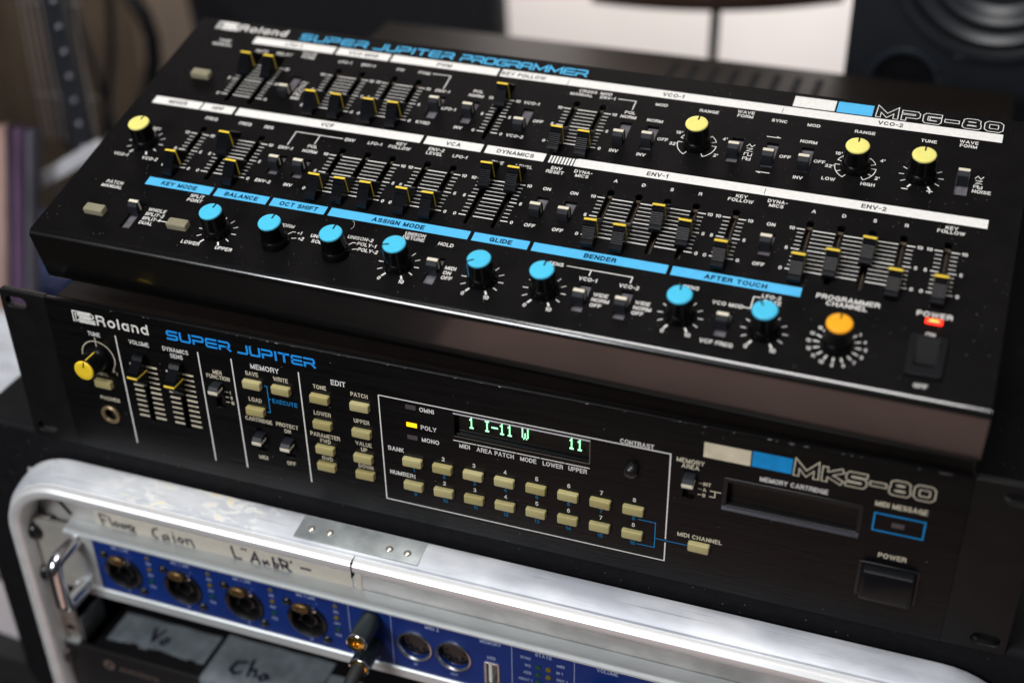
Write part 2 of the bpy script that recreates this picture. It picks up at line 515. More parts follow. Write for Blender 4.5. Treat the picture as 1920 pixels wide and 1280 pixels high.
GLY = {
    'A': (.80, [[(0, 0), (.40, 1), (.80, 0)], [(.14, .30), (.66, .30)]]),
    'B': (.64, [[(0, 0), (0, 1), (.42, 1)] + arc(.42, .77, .20, .23, 80, -80) + [(.42, .54), (0, .54)], [(.40, .54)] + arc(.42, .27, .22, .27, 80, -80) + [(.42, 0), (0, 0)]]),
    'C': (.74, [arc(.38, .5, .38, .5, 42, 318, 14)]),
    'D': (.70, [[(0, 0), (0, 1), (.28, 1)] + arc(.28, .5, .42, .5, 80, -80, 9) + [(.28, 0), (0, 0)]]),
    'E': (.58, [[(.58, 1), (0, 1), (0, 0), (.60, 0)], [(0, .52), (.54, .52)]]),
    'F': (.54, [[(.56, 1), (0, 1), (0, 0)], [(0, .50), (.50, .50)]]),
    'G': (.76, [arc(.38, .5, .38, .5, 42, 340, 14), [(.42, .46), (.76, .46), (.76, 0)]]),
    'H': (.68, [[(0, 0), (0, 1)], [(.68, 0), (.68, 1)], [(0, .52), (.68, .52)]]),
    'I': (0, [[(0, 0), (0, 1)]]),
    'J': (.46, [[(.46, 1), (.46, .28)] + arc(.23, .25, .23, .25, 0, -180)]),
    'K': (.64, [[(0, 0), (0, 1)], [(.62, 1), (.04, .40)], [(.22, .58), (.66, 0)]]),
    'L': (.52, [[(0, 1), (0, 0), (.54, 0)]]),
    'M': (.84, [[(0, 0), (0, 1)], [(0, 1), (.42, .06), (.84, 1)], [(.84, 1), (.84, 0)]]),
    'N': (.68, [[(0, 0), (0, 1)], [(0, 1), (.68, 0)], [(.68, 0), (.68, 1)]]),
    'O': (.80, [arc(.40, .5, .40, .5, 0, 360, 20)]),
    'P': (.60, [[(0, 0), (0, 1), (.36, 1)] + arc(.36, .72, .25, .28, 80, -80) + [(.36, .44), (0, .44)]]),
    'Q': (.80, [arc(.40, .5, .40, .5, 0, 360, 20), [(.5, .25), (.8, -.04)]]),
    'R': (.64, [[(0, 0), (0, 1), (.40, 1)] + arc(.40, .745, .23, .255, 80, -80) + [(.40, .49), (0, .49)], [(.40, .49), (.60, .36), (.64, 0)]]),
    'S': (.62, [arc(.31, .755, .29, .245, 20, 200, 7) + [(.12, .57), (.50, .45)] + arc(.31, .25, .32, .25, 30, -165, 8)]),
    'T': (.64, [[(0, 1), (.64, 1)], [(.32, 1), (.32, 0)]]),
    'U': (.66, [[(0, 1), (0, .3)] + arc(.33, .28, .33, .28, 180, 360, 8) + [(.66, 1)]]),
    'V': (.74, [[(0, 1), (.37, 0), (.74, 1)]]),
    'W': (1.06, [[(0, 1), (.27, 0), (.53, .94), (.79, 0), (1.06, 1)]]),
    'X': (.68, [[(0, 0), (.68, 1)], [(0, 1), (.68, 0)]]),
    'Y': (.72, [[(0, 1), (.36, .45), (.72, 1)], [(.36, .45), (.36, 0)]]),
    'Z': (.60, [[(0, 1), (.60, 1), (0, 0), (.62, 0)]]),
    '0': (.60, [arc(.30, .5, .30, .5, 0, 360, 16)]),
    '1': (.22, [[(0, .76), (.22, 1), (.22, 0)]]),
    '2': (.54, [arc(.27, .72, .26, .28, 165, -30, 7) + [(0, 0), (.56, 0)]]),
    '3': (.54, [arc(.26, .76, .24, .24, 160, -80, 7), arc(.26, .27, .28, .27, 85, -160, 8)]),
    '4': (.58, [[(.44, 0), (.44, 1), (0, .28), (.60, .28)]]),
    '5': (.54, [[(.52, 1), (.08, 1), (.02, .52)] + arc(.26, .31, .28, .31, 125, -160, 9)]),
    '6': (.56, [arc(.30, .5, .30, .5, 50, 200, 8) + arc(.28, .31, .28, .31, 190, 540, 14)]),
    '7': (.54, [[(0, 1), (.56, 1), (.18, 0)]]),
    '8': (.56, [arc(.28, .76, .24, .24, 0, 360, 14), arc(.28, .27, .28, .27, 0, 360, 14)]),
    '9': (.56, [arc(.26, .5, .30, .5, 230, 380, 8) + arc(.28, .69, .28, .31, 10, 360, 14)]),
    '-': (.30, [[(0, .42), (.30, .42)]]), '+': (.44, [[(0, .42), (.44, .42)], [(.22, .18), (.22, .66)]]),
    '/': (.30, [[(0, -.05), (.30, 1.05)]]), "'": (0, [[(0, .72), (0, 1.04)]]), '.': (0, [[(0, 0), (0, .06)]]), ' ': (.16, []),
    'o': (.56, [arc(.28, .35, .28, .35, 0, 360, 16)]), 'l': (0, [[(0, 0), (0, 1)]]),
    'a': (.52, [arc(.25, .35, .25, .35, 40, 320, 12), [(.50, .70), (.50, .0)]]),
    'n': (.48, [[(0, 0), (0, .70)], [(0, .42)] + arc(.24, .44, .24, .26, 180, 0, 8) + [(.48, 0)]]),
    'd': (.52, [arc(.25, .35, .25, .35, 40, 320, 12), [(.51, 1), (.51, 0)]]),
    'b': (.52, [arc(.27, .35, .25, .35, -140, 140, 12), [(0, 1), (0, 0)]]),
    's': (.42, [arc(.21, .53, .20, .17, 20, 200, 6) + [(.36, .30)] + arc(.21, .17, .21, .17, 30, -160, 6)]),
    't': (.26, [[(.1, .95), (.1, .08), (.26, 0)], [(-.06, .70), (.28, .70)]]),
    'e': (.52, [[(0, .36), (.52, .36)] + arc(.26, .35, .26, .35, 5, 310, 12)]),
    'i': (0, [[(0, 0), (0, .70)], [(0, .9), (0, 1)]]), 'r': (.30, [[(0, 0), (0, .70)], [(0, .45), (.10, .64), (.30, .68)]]),
    'g': (.52, [arc(.25, .35, .25, .35, 0, 360, 14), [(.51, .70), (.51, -.1)] + arc(.25, -.08, .26, .2, 0, -160, 6)]),
}


def txt(mb, s, u, v, cap, z, w=None, wf=1.0, al='c', rot=0, bold=.165):
    t = cap * bold
    gap = bold + .21
    units = sum(GLY[c][0] for c in s) + gap * (len(s) - 1)
    wf *= .84
    kx = cap * wf if w is None else (w - t) / units
    tot = units * kx
    x = {'c': -tot / 2, 'l': t / 2, 'r': -tot - t / 2}[al]
    H = cap - t
    ca, sa = math.cos(rot), math.sin(rot)
    for c in s:
        gw, ls = GLY[c]
        for l in ls:
            pts = [(x + px * kx, -H / 2 + py * H) for px, py in l]
            closed = len(pts) > 3 and abs(pts[0][0] - pts[-1][0]) + abs(pts[0][1] - pts[-1][1]) < 1e-4
            if closed:
                pts = pts[:-1]
            else:
                for i, j in ((0, 1), (-1, -2)):
                    a, b = Vector(pts[i]), Vector(pts[j])
                    if (a - b).length > 1e-6:
                        pts[i] = tuple(a - (b - a).normalized() * t * .48)
            mb.stroke([(u + px * ca - py * sa, v + px * sa + py * ca) for px, py in pts], t, z, closed)
        x += (gw + gap) * kx


T = 0.09  # corner cut of the techno letters
TG = {
    'S': (1, [[(1, 1), (T, 1), (0, 1 - T * 1.5), (0, .5 + T), (T, .5), (1 - T, .5), (1, .5 - T), (1, T * 1.5), (1 - T, 0), (0, 0)]]),
    'U': (1, [[(0, 1), (0, T * 2), (T, 0), (1 - T, 0), (1, T * 2), (1, 1)]]),
    'P': (1, [[(0, 0), (0, .42), (1 - T, .42), (1, .42 + T), (1, 1 - T * 1.5), (1 - T, 1), (0, 1)]]),
    'E': (1, [[(1, 1), (T, 1), (0, 1 - T * 1.5), (0, T * 1.5), (T, 0), (1, 0)], [(0, .5), (1, .5)]]),
    'R': (1, [[(0, 0), (0, .42), (1 - T, .42), (1, .42 + T), (1, 1 - T * 1.5), (1 - T, 1), (0, 1)], [(.68, .42), (1.05, 0)]]),
    'J': (1, [[(0, 0), (1 - T, 0), (1, T * 2), (1, 1)]]),
    'I': (.12, [[(.06, 0), (.06, 1)]]),
    'T': (1, [[(0, 1), (1, 1)], [(.5, 1), (.5, 0)]]),
    'O': (1, [[(T, 0), (1 - T, 0), (1, T * 1.8), (1, 1 - T * 1.8), (1 - T, 1), (T, 1), (0, 1 - T * 1.8), (0, T * 1.8), (T, 0)]]),
    'G': (1, [[(1, 1), (T, 1), (0, 1 - T * 1.5), (0, T * 1.5), (T, 0), (1 - T, 0), (1, T * 1.5), (1, .48), (.5, .48)]]),
    'A': (1.05, [[(0, 0), (0, 1 - T * 2), (T, 1), (1 - T, 1), (1, 1 - T * 2), (1, 0)], [(0, .42), (1, .42)]]),
    'M': (1.3, [[(0, 0), (0.02, 1), (.65, .15), (1.28, 1), (1.3, 0)]]),
    'K': (1, [[(0, 0), (0, 1)], [(1, 1), (.15, .5), (1, 0)]]),
    '8': (1, [[(T * 1.4, .52), (.06, .6), (.06, 1 - T), (T * 2, 1), (1 - T * 2, 1), (.94, 1 - T), (.94, .6), (1 - T * 1.4, .52), (1, .42), (1, T), (1 - T, 0), (T, 0), (0, T), (0, .42), (T * 1.4, .52), (1 - T * 1.4, .52)]]),
    '0': (1, [[(T * 1.6, 0), (1 - T * 1.6, 0), (1, T * 1.8), (1, 1 - T * 1.8), (1 - T * 1.6, 1), (T * 1.6, 1), (0, 1 - T * 1.8), (0, T * 1.8), (T * 1.6, 0)]]),
    '-': (.7, [[(0, .48), (.7, .48)]]),
    ' ': (.35, []),
}


def techno(mb, s, u0, u1, v0, v1, z, th, gap=0.36, shrink=0.0):
    """wide techno letters fitted between u0..u1 and v0..v1; th = stroke thickness"""
    H = v1 - v0 - th
    units = sum(TG[c][0] for c in s) + gap * (len(s) - 1)
    k = (u1 - u0 - th) / units
    x = u0 + th / 2
    for c in s:
        w, ls = TG[c]
        for l in ls:
            pts = [(x + px * k, v0 + th / 2 + py * H) for px, py in l]
            closed = len(pts) > 3 and pts[0] == pts[-1]
            if closed:
                pts = pts[:-1]
            if shrink:
                # pull open ends in so that the outline closes round them
                pts = list(pts)
                if not closed:
                    for i, j in ((0, 1), (-1, -2)):
                        a, b = Vector(pts[i]), Vector(pts[j])
                        d = (b - a).normalized()
                        # ends lying on another stroke stay where they are
                        pts[i] = tuple(a + d * shrink)
            elif not closed:
                pts = list(pts)
                for i, j in ((0, 1), (-1, -2)):
                    a, b = Vector(pts[i]), Vector(pts[j])
                    d = (b - a).normalized()
                    pts[i] = tuple(a - d * th / 2 * 0.98)
            mb.stroke(pts, th - 2 * shrink if shrink else th, z, closed)
        x += (w + gap) * k


def outlined(mbw, mbk, s, u0, u1, v0, v1, z, th, line, gap):
    """white letters with a narrower black print on top, leaving an outline"""
    H = v1 - v0 - th
    units = sum(TG[c][0] for c in s) + gap * (len(s) - 1)
    k = (u1 - u0 - th) / units
    for mb, zz, t, ext in ((mbw, z, th, th / 2), (mbk, z + .03, th - 2 * line, th / 2 - line)):
        x = u0 + th / 2
        for c in s:
            w, ls = TG[c]
            for l in ls:
                pts = [(x + px * k, v0 + th / 2 + py * H) for px, py in l]
                closed = len(pts) > 3 and pts[0] == pts[-1]
                if closed:
                    pts = pts[:-1]
                else:
                    for i, j in ((0, 1), (-1, -2)):
                        a, b = Vector(pts[i]), Vector(pts[j])
                        pts[i] = tuple(a - (b - a).normalized() * ext)
                mb.stroke(pts, t, zz, closed)
            x += (w + gap) * k


def maker_mark(mb, u0, u1, v0, v1, z):
    """interlocked striped letter mark"""
    w, h = u1 - u0, v1 - v0

    def L(pts, t=.07):
        mb.stroke([(u0 + x * w, v0 + y * h) for x, y in pts], t * h * 1.2, z)
    L([(.02, 0), (.02, .97), (.82, .97), (.95, .8), (.95, .62), (.82, .47), (.30, .47)], .09)
    L([(.13, .0), (.13, .80), (.80, .80)], .07)
    L([(.30, .80), (.24, .70), (.24, .60), (.32, .50)], .07)
    for y in (.88, .71, .63, .55):
        L([(.27, y), (.84, y)], .055)
    L([(.30, .35), (.20, .18), (.30, .03)], .07)
    for y in (.36, .27, .19, .11, .03):
        L([(.28, y), (1.0, y)], .055)


# ------------------------------------------------------------------ shared control meshes
def cap_meshes():
    half = [(-8.6, 1.2), (-8.5, 3.0), (-7.6, 3.5), (-6.7, 4.1)]
    y, h = -6.7, 4.1
    for i in range(6):       # finger ribs
        half += [(y + .12, h + .34), (y + .52, h + .50), (y + .60, h + .26)]
        y += .68
        h += .62
    half += [(-2.55, 8.1), (-2.35, 8.5), (-.8, 8.65), (-.72, 9.5)]
    p = half + [(-a, b) for a, b in reversed(half)]
    body = MB().extr(p, -2.7, 2.7).box(-.9, .9, -4, 4, -5, 1.2)
    line = MB().box(-2.72, 2.72, -.55, .55, 9.45, 9.75).box(2.68, 2.84, -.42, .42, 1.3, 9.74)
    line.box(-2.84, -2.68, -.42, .42, 1.3, 9.74)
    return body.mesh("slider_cap", 25), line.mesh("cap_line")


ME_CAP, ME_CAPL = cap_meshes()


def tab_meshes():
    p = [(-2.9, -1.2), (-2.9, 3.4), (-2.6, 4.4), (-.9, 5.6), (1.0, 5.6), (2.6, 4.4), (2.9, 3.2), (2.9, -1.2)]
    body = MB().extr(p, -2.35, 2.35)
    line = MB().box(-2.38, 2.38, -.75, .85, 5.55, 5.85).box(2.33, 2.5, -.5, .6, .6, 5.84)
    return body.mesh("switch_tab", 25), line.mesh("tab_line")


ME_TAB, ME_TABL = tab_meshes()
ME_BTN = MB().cbox(-4.75, 4.75, -2.2, 2.2, -1.5, 2.6, .75).mesh("push_button", 40)
ME_BTNP = MB().cbox(-5.2, 5.2, -2.5, 2.5, -.2, 3.0, .8).mesh("push_button", 40)


def knob_meshes():
    prof = [(6.3, .3), (6.3, 2.6), (6.0, 3.4), (5.45, 4.0), (5.3, 10.6), (5.45, 10.9), (5.5, 11.5), (5.35, 11.8)]
    mb = MB()
    n = 48
    for k, (r, h) in enumerate(prof):
        for i in range(n):
            rr = r + (0.10 if (i % 2 and 3 <= k <= 6) else 0)
            a = 2 * math.pi * i / n
            mb.v.append((rr * math.cos(a), rr * math.sin(a), h))
    for k in range(len(prof) - 1):
        for i in range(n):
            j = (i + 1) % n
            mb.f.append((k * n + i, k * n + j, k * n + n + j, k * n + n + i))
    mb.f.append(tuple((len(prof) - 1) * n + i for i in range(n)))
    mb.f.append(tuple(reversed(range(n))))
    body = mb.mesh("knob_body", 35)
    cap = MB().lathe([(5.15, 11.6), (5.2, 12.3), (5.0, 12.65), (4.6, 12.8), (2.5, 12.72), (.01, 12.7)], n=48).mesh("knob_top", 50)
    ptr = MB().box(-.36, .36, 2.2, 5.15, 12.5, 12.86).mesh("pointer_notch")
    side = MB().box(-.25, .25, 5.3, 5.62, 3.4, 11.0).mesh("pointer_line")
    return body, cap, ptr, side


ME_KB, ME_KT, ME_KP, ME_KS = knob_meshes()
KT = {}


def knob(parent, u, v, col, lcol, ang, name="knob"):
    """ang clockwise from up, degrees"""
    k = link(name, ME_KB, M_knob, parent, (u, v, 0), (0, 0, -math.radians(ang)))
    key = col.name
    if key not in KT:
        a = ME_KT.copy()
        a.materials.clear()
        a.materials.append(col)
        b = ME_KS.copy()
        b.materials.clear()
        b.materials.append(lcol)
        KT[key] = (a, b)
    link("knob_top", KT[key][0], None, k)
    link("pointer_notch", ME_KP, M_ink, k)
    link("pointer_line", KT[key][1], None, k)
    return k


JR = random.Random(21)


def slider(parent, u, v):
    c = link("slider", ME_CAP, M_cap, parent, (u + JR.uniform(-.12, .12), v + JR.uniform(-.15, .15), 0), (JR.uniform(-.02, .02), JR.uniform(-.025, .025), JR.uniform(-.02, .02)))
    link("cap_line", ME_CAPL, M_yline, c)


def switch(parent, u, v, v0, v1, hw=2.75, h=0):
    f = MB().box(u - hw - 1, u + hw + 1, v0 - 1, v1 + 1, -3.5, -1.7).mesh("switch_floor")
    s = link("toggle_switch", f, M_sfloor, parent)
    t = link("switch_tab", ME_TAB, M_tab, s, (u, v, h))
    link("tab_line", ME_TABL, M_tline, s, (u, v, h))


def button(parent, u, v, me, m):
    return link("push_button", me, m, parent, (u + JR.uniform(-.08, .08), v + JR.uniform(-.08, .08), JR.uniform(-.15, .1)), (JR.uniform(-.02, .02), JR.uniform(-.015, .015), JR.uniform(-.012, .012)))


def slot_pts(u, v0, v1, hw):
    pts = []
    for i in range(9):
        a = math.pi * i / 8
        pts.append((u + hw * math.cos(a), v1 - hw + hw * math.sin(a)))
    for i in range(9):
        a = math.pi + math.pi * i / 8
        pts.append((u + hw * math.cos(a), v0 + hw + hw * math.sin(a)))
    return pts


def slot_key(u, v0, v1, hw=1.3, r=1.75):
    """narrow slot with a wider round hole at its far end"""
    a = math.asin(hw / r)
    c = v1 - r
    pts = [(u + r * math.sin(a + (2 * math.pi - 2 * a) * i / 16 + math.pi), c + r * math.cos(a + (2 * math.pi - 2 * a) * i / 16 + math.pi)) for i in range(17)]
    pts += [(u + hw * math.cos(t), v0 + hw + hw * math.sin(t)) for t in [-math.pi * q / 8 for q in range(9)]]
    return pts


def rect(u0, u1, v0, v1):
    return [(u0, v0), (u1, v0), (u1, v1), (u0, v1)]


def scale_group(mb, tb, us, vt, vb, z, lw=.30, reach=5.2, lab=True, size=2.0):
    for i in range(11):
        v = vb + (vt - vb) * i / 10
        big = i in (0, 5, 10)
        t = .52 if big else lw
        ends = [us[0] - reach + (0 if big else .6)] + [None]
        xs = [us[0] - reach + (0 if big else .6)]
        for u in us:
            xs += [u - 1.75, u + 1.75]
        xs.append(us[-1] + reach - (0 if big else .6))
        for k in range(0, len(xs), 2):
            mb.box(xs[k], xs[k + 1], v - t / 2, v + t / 2, z - .03, z)
        if big and lab:
            s = str(i)
            txt(tb, s, us[0] - 7.1, v, size, z)
            txt(tb, s, us[-1] + 7.1, v, size, z)


def knob_ticks(mb, u, v, z, r0=7.3, r1=9.6, step=30, n=11, a0=-150, fat=True, skip=()):
    for i in range(n):
        if i in skip:
            continue
        a = math.radians(a0 + step * i)
        d = (math.sin(a), math.cos(a))
        w = .8 if fat and i in (0, n - 1) else .38
        mb.stroke([(u + d[0] * r0, v + d[1] * r0), (u + d[0] * r1, v + d[1] * r1)], w, z)


Z = 0.04
# ================================================================== PROGRAMMER (sloping upper unit)
PGM = Matrix(((0.99990663, 0.01366529, 0.0000305, 0.02417797), (-0.01317688, 0.96475553, -0.2628177, 0.00223622),
              (-0.00362091, 0.26279276, 0.96484551, 0.12246893), (0, 0, 0, 1)))
pg = thing("synthesizer_programmer", "black sloping control unit with coloured knobs and slider rows, on top of the rack synthesizer", "synthesizer")
pg.matrix_world = PGM
PW, PD = 432.0, 174.8
prof = [(3.3, -8), (3.3, -.02)]
for i in range(7):
    a = math.radians(90 + 16 * i)
    prof.append((3.25 + 3.2 * math.cos(a), -3.2 + 3.2 * math.sin(a)))
prof += [(.02, -4.6), (-.1, -28.2), (-.1, -28.9), (.6, -30.0), (2.2, -30.9), (158, -73), (171, -75.5), (PD, -74), (PD, -8)]
link("body", MB().extr(prof, 0, PW).mesh("body", 30), mat("dark satin steel", (0.003, 0.0027, 0.0025), 0.2, spec=0.9, noise=0.15, nscale=40, bump=0.05, rvar=0.04, coat=0.7), pg)
# panel with real slots
SL1 = [47.6, 60.7, 95.6, 109.0, 126.9, 140.2, 187.9, 223.8, 236.9]
SL2 = [47.6, 66.9, 80.1, 124.2, 137.5, 150.5, 168.5, 181.5, 200.5, 213.6, 258.3, 271.4, 284.5, 297.6, 315.5, 347.8, 360.9, 374.0, 387.1, 405.2]
SW1 = [(76.2, 121.7), (156.0, 128.6), (174.0, 127.4), (202.3, 121.8), (251.3, 123.2), (264.6, 124.6), (305.0, 126.1), (321.1, 124.6), (337.2, 124.2), (405.6, 129.6)]
SW2 = [(96.6, 70.2), (109.5, 70.2), (229.5, 66.8), (242.7, 66.8), (332.1, 70.0)]
SW3 = [(44.9, 25.7, 13.5, 30.5), (197.6, 22.6, 13.5, 29.7), (264.7, 20.1, 13.5, 29.7), (282.9, 20.0, 13.5, 29.7), (325.1, 21.4, 14.3, 28.3)]
holes = [slot_key(u, 109.9, 146.9) for u in SL1] + [slot_key(u, 52.7, 89.0) for u in SL2]
holes += [rect(u - 2.75, u + 2.75, 119.4, 136.4) for u, t in SW1]
holes += [rect(u - 2.75, u + 2.75, 63.9, 77.4) for u, t in SW2]
holes += [rect(u - 2.6, u + 2.6, a, b) for u, t, a, b in SW3]
plate("control_panel", rect(0, PW, 3.35, PD), holes, -1.6, 0, M_panel, pg)
sb = MB()
for u in SL1:
    sb.box(u - 1.9, u + 1.9, 109, 147.4, -7.9, -4.5)
for u in SL2:
    sb.box(u - 1.9, u + 1.9, 52, 89.2, -7.9, -4.5)
link("slot_liner", sb.mesh("slot_liner"), M_slot, pg, kind="stuff")
fm = MB()
for us_, vt, vb in ((SL1, 144.2, 110.6), (SL2, 86.4, 53.4)):
    for u in us_:
        fm.box(u - 1.25, u + 1.25, vt - 1.0, vt + .7, -4.6, -2.0)
        fm.box(u - .25, u + .25, vb, vt - 1, -4.6, -3.2)
link("slot_felt", fm.mesh("slot_felt"), mat("worn brown felt", (0.075, 0.052, 0.033), 0.9, noise=0.6, nscale=900), pg, kind="stuff")

KN = [(23.4, 71.2, M_ylk, M_yline, 4), (287.4, 127.9, M_ylk, M_yline, 3), (359.7, 127.9, M_ylk, M_yline, 0), (388.2, 128.0, M_ylk, M_yline, 0),
      (90.3, 21.5, M_blk, M_blue, 8), (120.5, 21.3, M_blk, M_blue, 6), (150.8, 21.4, M_blk, M_blue, 4), (181.2, 21.5, M_blk, M_blue, -112),
      (220.4, 21.7, M_blk, M_blue, -125), (248.5, 21.8, M_blk, M_blue, 4), (307.4, 21.6, M_blk, M_blue, -8), (342.0, 21.4, M_blk, M_blue, -32), (371.2, 21.3, M_ork, M_ork, 0)]
for u, v, c, lc, a in KN:
    knob(pg, u, v, c, lc, a)
for u, v in ((47.6, 138.3), (60.7, 138.1), (95.6, 116.0), (109, 116.0), (126.9, 115.8), (140.2, 115.9), (187.9, 140.8), (223.8, 115.5), (236.9, 115.3)):
    slider(pg, u, v)
for u, v in ((47.6, 58.8), (66.9, 77.5), (80.1, 58.8), (124.2, 58.9), (137.5, 58.9), (150.5, 58.7), (168.5, 59.0), (181.5, 58.8), (200.5, 84.1), (213.6, 83.9),
             (258.3, 58.3), (271.4, 58.3), (284.5, 74), (297.6, 67.3), (315.5, 58.6), (347.8, 58.4), (360.9, 63.7), (374.0, 74.7), (387.1, 58.5), (405.2, 58.8)):
    slider(pg, u, v)
for u, t in SW1:
    switch(pg, u, t, 119.4, 136.4)
for u, t in SW2:
    switch(pg, u, t, 63.9, 77.4)
for u, t, a, b in SW3:
    switch(pg, u, t, a, b, 2.6)
for u, v in ((25.2, 126.5), (25.4, 20.4), (70.6, 20.3)):
    button(pg, u, v, ME_BTNP, M_btn2)
# title bands
for u0, u1 in ((38.4, 86.0), (87.6, 117.4), (118.8, 177.3), (178.9, 419.1)):
    link("title_band", MB().box(u0, u1, 158.0, 163.8, 0, .03).mesh("title_band"), M_white, pg)
for u0, u1 in ((9.6, 37.1), (37.9, 56.0), (57.9, 158.8), (160.7, 189.9), (191.8, 221.3), (236.8, 419.2)):
    link("title_band", MB().box(u0, u1, 100.7, 106.3, 0, .03).mesh("title_band"), M_white, pg)
for u0, u1 in ((38.8, 74.2), (76.3, 104.0), (106.0, 134.2), (136.2, 205.0), (206.9, 233.0), (234.9, 295.4), (297.3, 352.0)):
    link("title_band", MB().box(u0, u1, 43.3, 48.6, 0, .03).mesh("title_band"), M_blue, pg)
link("emblem_block", MB().box(324.1, 343.6, 164.7, 172.4, 0, .03).mesh("emblem_block"), M_white, pg)
link("emblem_block", MB().box(344.5, 360.8, 164.6, 172.4, 0, .03).mesh("emblem_block"), M_blue, pg)

w = MB()     # white print
k = MB()     # black print on the bands
st = MB()    # scales
c = 2.1
for s, u, v in (("RATE", 47.3, 152.6), ("DELAY", 60.6, 152.6), ("LFO-1", 95.9, 152.6), ("ENV-1", 109, 152.6), ("PW", 127.2, 152.6), ("PWM", 140.3, 152.6), ("ENV-1", 155, 140.6),
                ("LFO-1", 163.2, 128), ("KYBD", 154.5, 115.4), ("POL", 173, 144.0), ("NORM", 173, 140.6), ("INV", 172.9, 115.5), ("VCO-1", 202, 140.7), ("OFF", 209.5, 128.1),
                ("VCO-2", 202, 115.4), ("CROSS", 226.4, 155.2), ("MOD", 235.6, 155.2), ("MANUAL", 223.8, 152.3), ("ENV-1", 237.1, 152.4), ("POL", 250.9, 143.8), ("NORM", 250.9, 140.5),
                ("INV", 251, 115.4), ("MOD", 264, 152.6), ("NORM", 264, 140.4), ("OFF", 271.1, 128), ("INV", 264.2, 115.4), ("RANGE", 287.2, 152.5), ("WAVE", 304.2, 155.5), ("FORM", 304.4, 152.6),
                ("SYNC", 320.6, 152.5), ("OFF", 328.2, 128), ("MOD", 336.5, 152.6), ("NORM", 336.5, 140.5), ("OFF", 343.7, 128), ("INV", 336.5, 115.4), ("RANGE", 359.8, 152.5),
                ("TUNE", 388.2, 152.4), ("WAVE", 405.3, 155.4), ("FORM", 405.3, 152.6), ("NOISE", 414.2, 123.2), ("LOW", 349.6, 117.6), ("HIGH", 366.8, 117.6), ("16'", 277.4, 134.6), ("4'", 299.1, 134.4),
                ("32'", 276.6, 126.2), ("2'", 297.6, 122.2), ("16'", 351.0, 135.6), ("4'", 370.6, 134.6), ("32'", 348.4, 126.2), ("2'", 370.1, 122.4), ("WAVE", 74, 155.5), ("FORM", 74.4, 152.6),
                ("TONE", 22.5, 157.2), ("MANUAL", 22.7, 153.9), ("MIX", 23.4, 82.2), ("VCO-1", 15.2, 60.6), ("VCO-2", 31.6, 60.6), ("FREQ", 47.6, 95.4), ("FREQ", 66.8, 95.4), ("RES", 80, 95.5),
                ("ENV-1", 95.3, 83.0), ("POL", 108.3, 86.7), ("NORM", 108.4, 83.1), ("ENV", 124.4, 95.3), ("ENV-2", 95.3, 58.3), ("INV", 108.5, 58.4), ("LFO-1", 137.6, 95.4), ("KEY", 150.5, 97.9),
                ("FOLLOW", 150.6, 95.2), ("ENV-2", 168.8, 97.8), ("LEVEL", 168.8, 94.9), ("LFO-1", 181.7, 95.4), ("TIME", 200.6, 95.4), ("LEVEL", 213.8, 95.4), ("ENV", 229, 97.6), ("RESET", 229, 94.9),
                ("DYNA-", 242, 97.7), ("MICS", 242, 95.0), ("ON", 229.2, 83), ("ON", 242.2, 83), ("OFF", 229.2, 58.3), ("OFF", 242.3, 58.3), ("A", 258.2, 95.2), ("D", 271.3, 95.2), ("S", 284.4, 95.2),
                ("R", 297.4, 95.2), ("KEY", 315.4, 97.7), ("FOLLOW", 315.5, 95.0), ("DYNA-", 331.4, 97.7), ("MICS", 331.3, 95.0), ("ON", 331.6, 83), ("OFF", 331.5, 58.1), ("A", 347.7, 95.2), ("D", 360.7, 95.2),
                ("S", 373.8, 95.2), ("R", 387, 95.2), ("KEY", 405.2, 97.9), ("FOLLOW", 405.2, 95.3), ("PATCH", 23.5, 41.0), ("MANUAL", 23.5, 38.1), ("SPLIT", 69.1, 41.0), ("POINT", 69.2, 38.1),
                ("LOWER", 81.4, 11.8), ("UPPER", 98.6, 11.8), ("UNISON", 181.3, 40.8), ("DETUNE", 181.4, 38.2), ("HOLD", 197.1, 38.0), ("GLIDE", 0, -99), ("SENS", 248.4, 38.0), ("VCO-1", 264.5, 32.3),
                ("VCO-2", 282.6, 32.3), ("SENS", 307.8, 38.0), ("VCO MOD", 324.6, 32.3), ("VCF FREQ", 325, 10.5), ("LFO-2", 341, 40.4), ("RATE", 342, 37.5), ("0", 175.8, 11.8), ("10", 186.3, 11.8), ("0", 214.9, 11.9),
                ("10", 225.6, 11.8), ("0", 243, 11.8), ("10", 253.6, 11.7), ("0", 302.4, 11.8), ("10", 312.9, 11.8), ("0", 336.7, 11.8), ("10", 347.4, 11.8), ("ON", 405, 35.2), ("OFF", 405, 7.9),
                ("16'", 0, -99)):
    if v > -50:
        txt(w, s, u, v, 2.12, Z, wf=1.0, bold=.165)
for s, u, v in (("WHOLE", 50.2, 27.6), ("SPLIT-2", 50.2, 24.6), ("SPLIT-1", 50.2, 21.6), ("DUAL", 50.2, 18.6), ("+1", 127.7, 29.4), ("+2", 129.6, 26.2), ("POLY-1", 157.6, 29.4), ("POLY-2", 159.3, 26.1),
                ("MIDI", 202, 24.6), ("ON", 202.2, 21.6), ("OFF", 202.4, 18.6), ("WIDE", 269.3, 24.6), ("NORM", 269.4, 21.6), ("OFF", 269.5, 18.5), ("WIDE", 287.5, 24.4), ("NORM", 287.6, 21.4), ("OFF", 287.6, 18.4)):
    txt(w, s, u, v, 2.1, Z, wf=1.0, al='l', bold=.165)
txt(w, "NORM", 117.0, 32.6, c, Z, al='l')
txt(w, "UNISON-1", 146.5, 29.3, c, Z, al='r')
txt(w, "SOLO", 143.5, 26.2, c, Z, al='r')
txt(w, "UNISON-2", 157.8, 32.6, c, Z)
txt(w, "PROGRAMMER", 371.0, 46.0, 2.7, Z, w=25.5)
